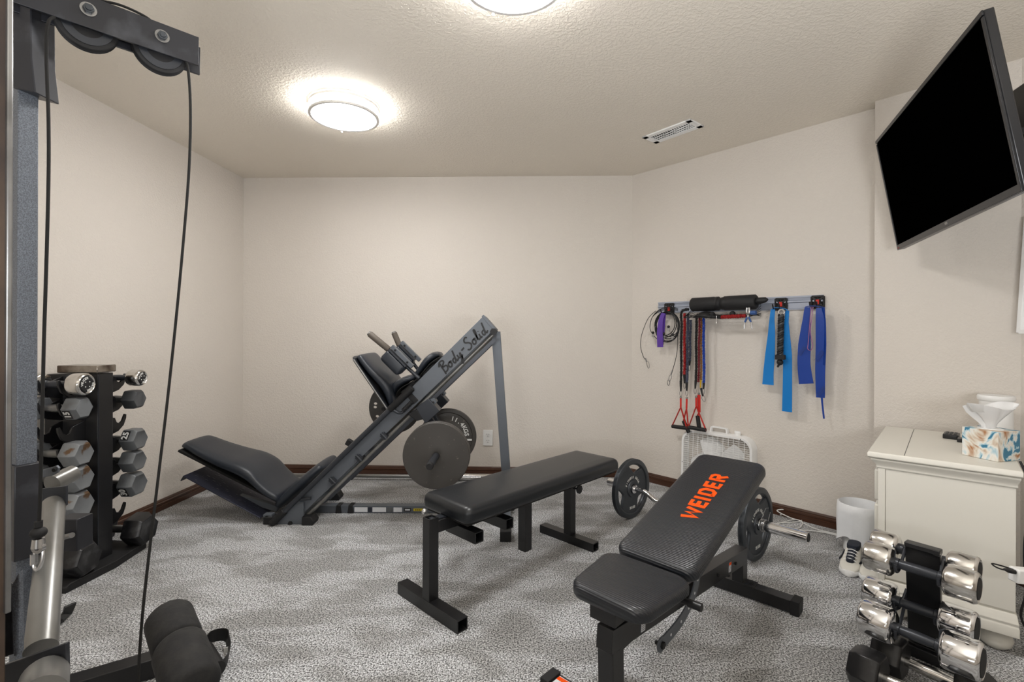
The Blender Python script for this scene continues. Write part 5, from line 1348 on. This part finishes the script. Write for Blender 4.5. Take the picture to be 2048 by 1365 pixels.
# white canister behind box
wc=D(1992,800,1.93);wc=V((wc.x,wc.y,zt))
cn=empty('white_canister',wc,'round white plastic canister with a flat lid behind the tissue box','canister')
zt2=D(1992,790,wc.y).z-zt
mb=MB();mb.lathe([(.001,0),(.048,0),(.050,.004),(.050,zt2-.02),(.001,zt2-.02)],wc,n=36);part('body',mb,'whitep',cn)
mb=MB();mb.lathe([(.001,zt2-.022),(.054,zt2-.022),(.056,zt2-.018),(.056,zt2-.006),(.053,zt2-.002),(.001,zt2)],wc,n=36);part('lid',mb,'whitep',cn)
# remote
rm_=T(1903,876);ra_=(T(1920,880)-T(1888,880)).normalized()
rx=(T(1908,868)-T(1898,884)).normalized();ry=V((-rx.y,rx.x,0))
re_=empty('remote_control',rm_,'black television remote control lying on the dresser, left of the tissue box','remote control')
mb=MB();mb.cushion(rm_,ry,rx,Z,.050,.085,.018,.008,.004);part('body',mb,'tvk',re_)
mb=MB()
for i in range(5):
    for j_ in range(3):
        mb.box(rm_+rx*(-.028+.013*i)+ry*(-.013+.013*j_)+Z*.019,(.008,.007,.003),m=Matrix((ry,rx,Z)).transposed())
part('button_grid',mb,'hexd',re_)
pd=T(1924,884);mb=MB();mb.cushion(pd,ry,rx,Z,.028,.05,.014,.006,.003);solo('media_dongle',mb,'tvk',pd,'small black gadget between the remote and the tissue box','gadget')
mb=MB();q=T(1953,860);mb.lathe([(.001,0),(.012,0),(.012,.05),(.008,.062),(.001,.062)],V((q.x,q.y+.10,zt)),n=14);solo('small_black_bottle',mb,'rub',V((q.x,q.y+.10,zt)),'small black bottle top just visible behind the left side of the tissue box','bottle')
mb=MB();q=T(2025,866);q=V((q.x,q.y,zt));mb.loft([[q+V((a,b,0)) for a,b in((-.03,-.02),(.03,-.02),(.03,.02),(-.03,.02))],[q+V((a,b,.055)) for a,b in((-.01,-.012),(.014,-.012),(.014,.012),(-.01,.012))]]);solo('black_stand',mb,'tvk',q,'black wedge stand behind the right side of the tissue box','stand')
# cables behind
random.seed(11)
for i in range(5):
    base=Q0+e_*(fw_+.022+.010*i)+d_*(.02+.035*i)
    P=[base+Z*(.62-.02*i)+V((-.0,.02,0)),base+Z*.58]
    zz=.55
    while zz>.05:
        P.append(base+Z*zz+V((random.uniform(-.010,.012),random.uniform(-.012,.012),0)));zz-=.07
    P.append(V((base.x,base.y,.006)));P.append(V((base.x+.05,base.y+.03,.006)))
    mb=MB();mb.tube(smooth_pts(P,5),.0034,7)
    solo('power_cable',mb,'rub',V((base.x,base.y,0)),['black cable closest to the camera of those hanging behind the dresser','second black cable of the bunch hanging behind the dresser edge','middle black cable of the bunch hanging behind the dresser edge','fourth black cable of the bunch hanging behind the dresser edge','black cable closest to the wall of those hanging behind the dresser'][i],'cable','black cables behind the dresser')
# white adapter at the right edge with black loop
ad0=D(2047,1150,1.36)
wa=empty('white_adapter',ad0,'white plastic adapter with a looped black cord at the right photo edge','adapter')
mb=MB();q=D(2056,1153,1.36);mb.box(q,(.085,.030,.040),m=Matrix.Rotation(.10,3,'Y'));part('housing',mb,'whitep',wa,.004)
mb=MB();mb.tube(smooth_pts([D(2026,1140,1.36),D(2005,1133,1.36),D(1984,1128,1.36),D(1992,1135,1.355),D(2006,1140,1.35),D(2028,1144,1.35)],5),.0020,8);part('cord_loop',mb,'rub',wa)
mb=MB();mb.tube([D(2008,1139,1.355),D(2016,1142,1.353),D(2030,1145,1.35)],[.003,.006,.006],10);part('strain_relief',mb,'hexb',wa)
mb=MB();mb.tube(smooth_pts([D(2080,1158,1.36),D(2100,1200,1.38),D(2098,1330,1.40),G(2094,1430,.004)],5),.005,8);part('cable',mb,'whitep',wa)
# ================================================================ BIN
bc_=V((1.653,2.294,0))
bn_=empty('waste_bin',bc_,'small round bin with a white plastic liner, beside the dresser under the wall','bin')
mb=MB();mb.lathe([(.001,0),(.062,0),(.066,.004),(.082,.212),(.078,.212),(.062,.010),(.001,.010)],bc_,n=36);part('bin_body',mb,'whitep',bn_)
mb=MB();rows=[];NU=48;random.seed(2)
ph=[random.uniform(0,6) for _ in range(4)]
for z,r in((.16,.070),(.215,.0775),(.228,.083),(.224,.090),(.19,.0925),(.14,.094),(.09,.092),(.05,.094)):
    row=[]
    for k in range(NU):
        a=2*PI*k/NU;f=(.228-z)/.18 if z<.224 and r>.08 else .1
        rr=r*(1+.05*f*math.sin(5*a+ph[0])+.035*f*math.sin(9*a+ph[1])+.02*f*math.sin(17*a+ph[2]))
        zz_=z-( .03*math.sin(3*a+ph[3])*f if z<.1 else 0)
        row.append(bc_+V((rr*math.cos(a),rr*math.sin(a),max(.01,zz_))))
    rows.append(row)
rings=rows
mb.loft(rings,caps=False);o_=part('liner_bag',mb,'bag',bn_,smooth=80)
m_=o_.modifiers.new('thickness','SOLIDIFY');m_.thickness=.0012
# ================================================================ SHOES
def shoe(c,ang,label):
    r=empty('sneaker',c,label,'shoe','pair of sneakers by the dresser')
    f=V((math.cos(ang),math.sin(ang),0));s=V((-f.y,f.x,0))
    sec=[(-.105,.026,.070),(-.093,.031,.078),(-.06,.032,.075),(-.025,.032,.068),(.017,.034,.056),(.05,.038,.046),(.08,.035,.038),(.10,.024,.028),(.107,.012,.020)]
    def ringat(x,w,h,z0,k=20,p=2.6):
        R=[]
        for i in range(k):
            a=2*PI*i/k;cx,sx=math.cos(a),math.sin(a)
            R.append(c+f*x+s*(abs(cx)**(2/p)*(1 if cx>0 else -1)*w)+Z*(z0+(h-z0)/2+abs(sx)**(2/p)*(1 if sx>0 else -1)*(h-z0)/2))
        return R
    mb=MB();mb.loft([ringat(x,w*1.06,.026,.001,p=4) for x,w,h in sec]);part('sole',mb,'whitep',r,smooth=60)
    mb=MB();mb.loft([ringat(x*.985,w*.98,h,.018) for x,w,h in sec]);part('upper',mb,'whitec',r,smooth=70)
    mb=MB();mb.cushion(c-f*.065+Z*.070,s,f,Z,.048,.085,.020,.022,.004);part('opening',mb,'navy',r)
    mb=MB();mb.cushion(c+f*.01+Z*.050,s,(f-Z*.28).normalized(),(Z+f*.28).normalized(),.030,.10,.022,.012,.004);part('tongue',mb,'navy',r)
    for q in range(4):
        mb=MB();o=c+f*(-.005+.02*q)+Z*(.078-.0065*q);mb.tube(smooth_pts([o-s*.022-Z*.006,o+Z*.002,o+s*.022-Z*.006],3),.0022,6);part('lace',mb,'whitep',r)
    for sg in(-1,1):
        mb=MB();o=c+s*sg*.0375+Z*.036;mb.ribbon(smooth_pts([o-f*.08+Z*.004,o-f*.02+s*sg*.0015,o+f*.035+Z*.006+s*sg*.003],4),Z,.010,.0025);part('side_stripe',mb,'navy',r)
an_=math.atan2(-d_.y,-d_.x)
shoe(V((1.512,2.112,0))-e_*.020,an_,'white sneaker with navy lining, the nearer of the pair beside the dresser')
shoe(V((1.512,2.112,0))+e_*.054-d_*.01,an_-.04,'white sneaker with navy lining, the pair mate half hidden behind the dresser')
# ================================================================ CHROME DUMBBELL RACK (right)
ra_=V((.103,-.142,0)).normalized();rang=math.atan2(ra_.y,ra_.x);rn=V((ra_.y,-ra_.x,0));rn=rn if rn.y<0 else -rn  # towards camera side
# post
pt_=V((1.187,1.385,.405));pb_=V((1.240,1.475,.05))
pt_=D(1846,1098,1.415);pb_=D(1850,1292,1.53)
rk=empty('chrome_dumbbell_rack',V((pb_.x,pb_.y,0)),'black upright strap rack holding chrome dumbbells in front of the dresser','dumbbell rack')
pv=(pt_-pb_).normalized()
mb=MB();mb.beam(pb_,pt_,.082,.016,up=V((ra_.y,-ra_.x,0)));part('upright_plate',mb,'blk',rk,.002)
mb=MB();mb.beam(pt_-ra_*.041+pv*.004,pt_+ra_*.041+pv*.004,.03,.014);part('top_bar',mb,'blk',rk,.002)
mb=MB();mb.beam(V((pb_.x,pb_.y,0.018))-ra_*.11,V((pb_.x,pb_.y,0.018))+ra_*.11,.05,.034);part('base_bar',mb,'blk',rk,.003)
mb=MB();mb.beam(pb_,V((pb_.x,pb_.y,.03)),.08,.02,up=V((ra_.y,-ra_.x,0)));part('foot_plate',mb,'blk',rk,.002)
def rhook(c,side):  # wire cradle from the plate edge to under a handle
    q=pb_.lerp(pt_,min(1,max(0,(c.z-pb_.z)/(pt_.z-pb_.z))))
    for s in(-1,1):
        a=q+ra_*s*.043;cc_=c+ra_*s*.047
        P=[a+Z*.03,a.lerp(cc_,.5)-Z*.002,cc_-Z*.020+ (a-cc_).normalized()*.004,cc_-Z*.017-(a-cc_).normalized()*.020,cc_+Z*.004-(a-cc_).normalized()*.026]
        mb=MB();mb.tube(smooth_pts(P,4),.0042,8);part('cradle_wire',mb,'dgry',rk)
def cd_(L,R):return (L+R)/2
specs=[(V((1.12,1.462,.347)),V((1.223,1.32,.347)),.0430,.072,'chrome round dumbbell on the top tier of the strap rack, front one'),
(V((1.203,1.545,.352)),V((1.306,1.403,.352)),.0410,.070,'chrome round dumbbell on the top tier of the strap rack, rear one nearer the dresser'),
(V((1.083,1.42,.180)),V((1.186,1.278,.180)),.0500,.082,'large chrome round dumbbell on the middle tier of the strap rack, front one'),
(V((1.175,1.53,.198)),V((1.278,1.388,.198)),.0480,.080,'large chrome round dumbbell on the middle rack tier, rear one nearer the dresser')]
for L,R,r,hl,lb_ in specs:
    c_=(L+R)/2;gl=(R-L).length-hl
    rounddb('dumbbell',lb_,r,hl,gl+.01,'chrome' if r>.045 else 'chromes',c_,rz=rang,hm='dgry',face=None);rhook(c_,1)
# black hex dumbbells on the floor
for (hx,hy),r,lb_ in(((1780,1310),.060,'scuffed black hex dumbbell on the carpet, right against the strap rack foot'),((1736,1342),.062,'scuffed black hex dumbbell at the bottom photo edge, closest to the camera')):
    L=G(hx,hy,r*.87);c_=L+ra_*.095
    hexdb('dumbbell',lb_,r,.078,.115,'hexb',c_,rz=rang,hm='chromes',roll=0)
# ================================================================ LIGHT / WORLD / CAMERA
w=bpy.data.worlds.new('world');scene.world=w;w.use_nodes=True
w.node_tree.nodes['Background'].inputs[0].default_value=(.9,.95,1,1);w.node_tree.nodes['Background'].inputs[1].default_value=.0
def area(name,loc,aim,size,power,col=(1,1,1),sy=None):
    l=bpy.data.lights.new(name,'AREA');l.energy=power;l.color=col;l.shape='RECTANGLE';l.size=size*S;l.size_y=(sy or size)*S
    o=bpy.data.objects.new(name,l);COL.objects.link(o);o.location=V(loc)
    d=(V(aim)-V(loc)).normalized();o.rotation_euler=d.to_track_quat('-Z','Y').to_euler()
    return o
area('added_fill',(0.6,-.25,1.0),(0.75,.35,2.2),.5,FL,(.97,.985,1))  # added unseen fill behind the camera, aimed up to brighten the ceiling
area('added_fill',(-0.6,-.9,.9),(-0.6,-.3,2.2),.5,FL*1.1,(.97,.985,1))  # second added fill, further back on the left, no such lamp in the room
cam=bpy.data.cameras.new('camera');co=bpy.data.objects.new('camera',cam);COL.objects.link(co);scene.camera=co
cam.sensor_width=36;cam.sensor_fit='HORIZONTAL';cam.lens=F/2048*36;cam.shift_y=-12.5/2048;cam.clip_start=.02
co.matrix_world=Matrix.Translation((0,0,H))@Matrix.Rotation(PI/2,4,'X')@Matrix.Rotation(ROLL,4,'Z')
# bring the whole place to real size (it was laid out on a 1.02 m camera height)
done=set()
for o in bpy.data.objects:
    if o.type=='MESH' and o.data.name not in done:
        done.add(o.data.name);o.data.transform(Matrix.Scale(S,4))
    o.location=o.location*S
    for md in o.modifiers:
        if md.type=='BEVEL':md.width*=S
vs=scene.view_settings;vs.view_transform='Standard';vs.look='None';vs.gamma=1;vs.use_curve_mapping=False;vs.exposure=EXPO
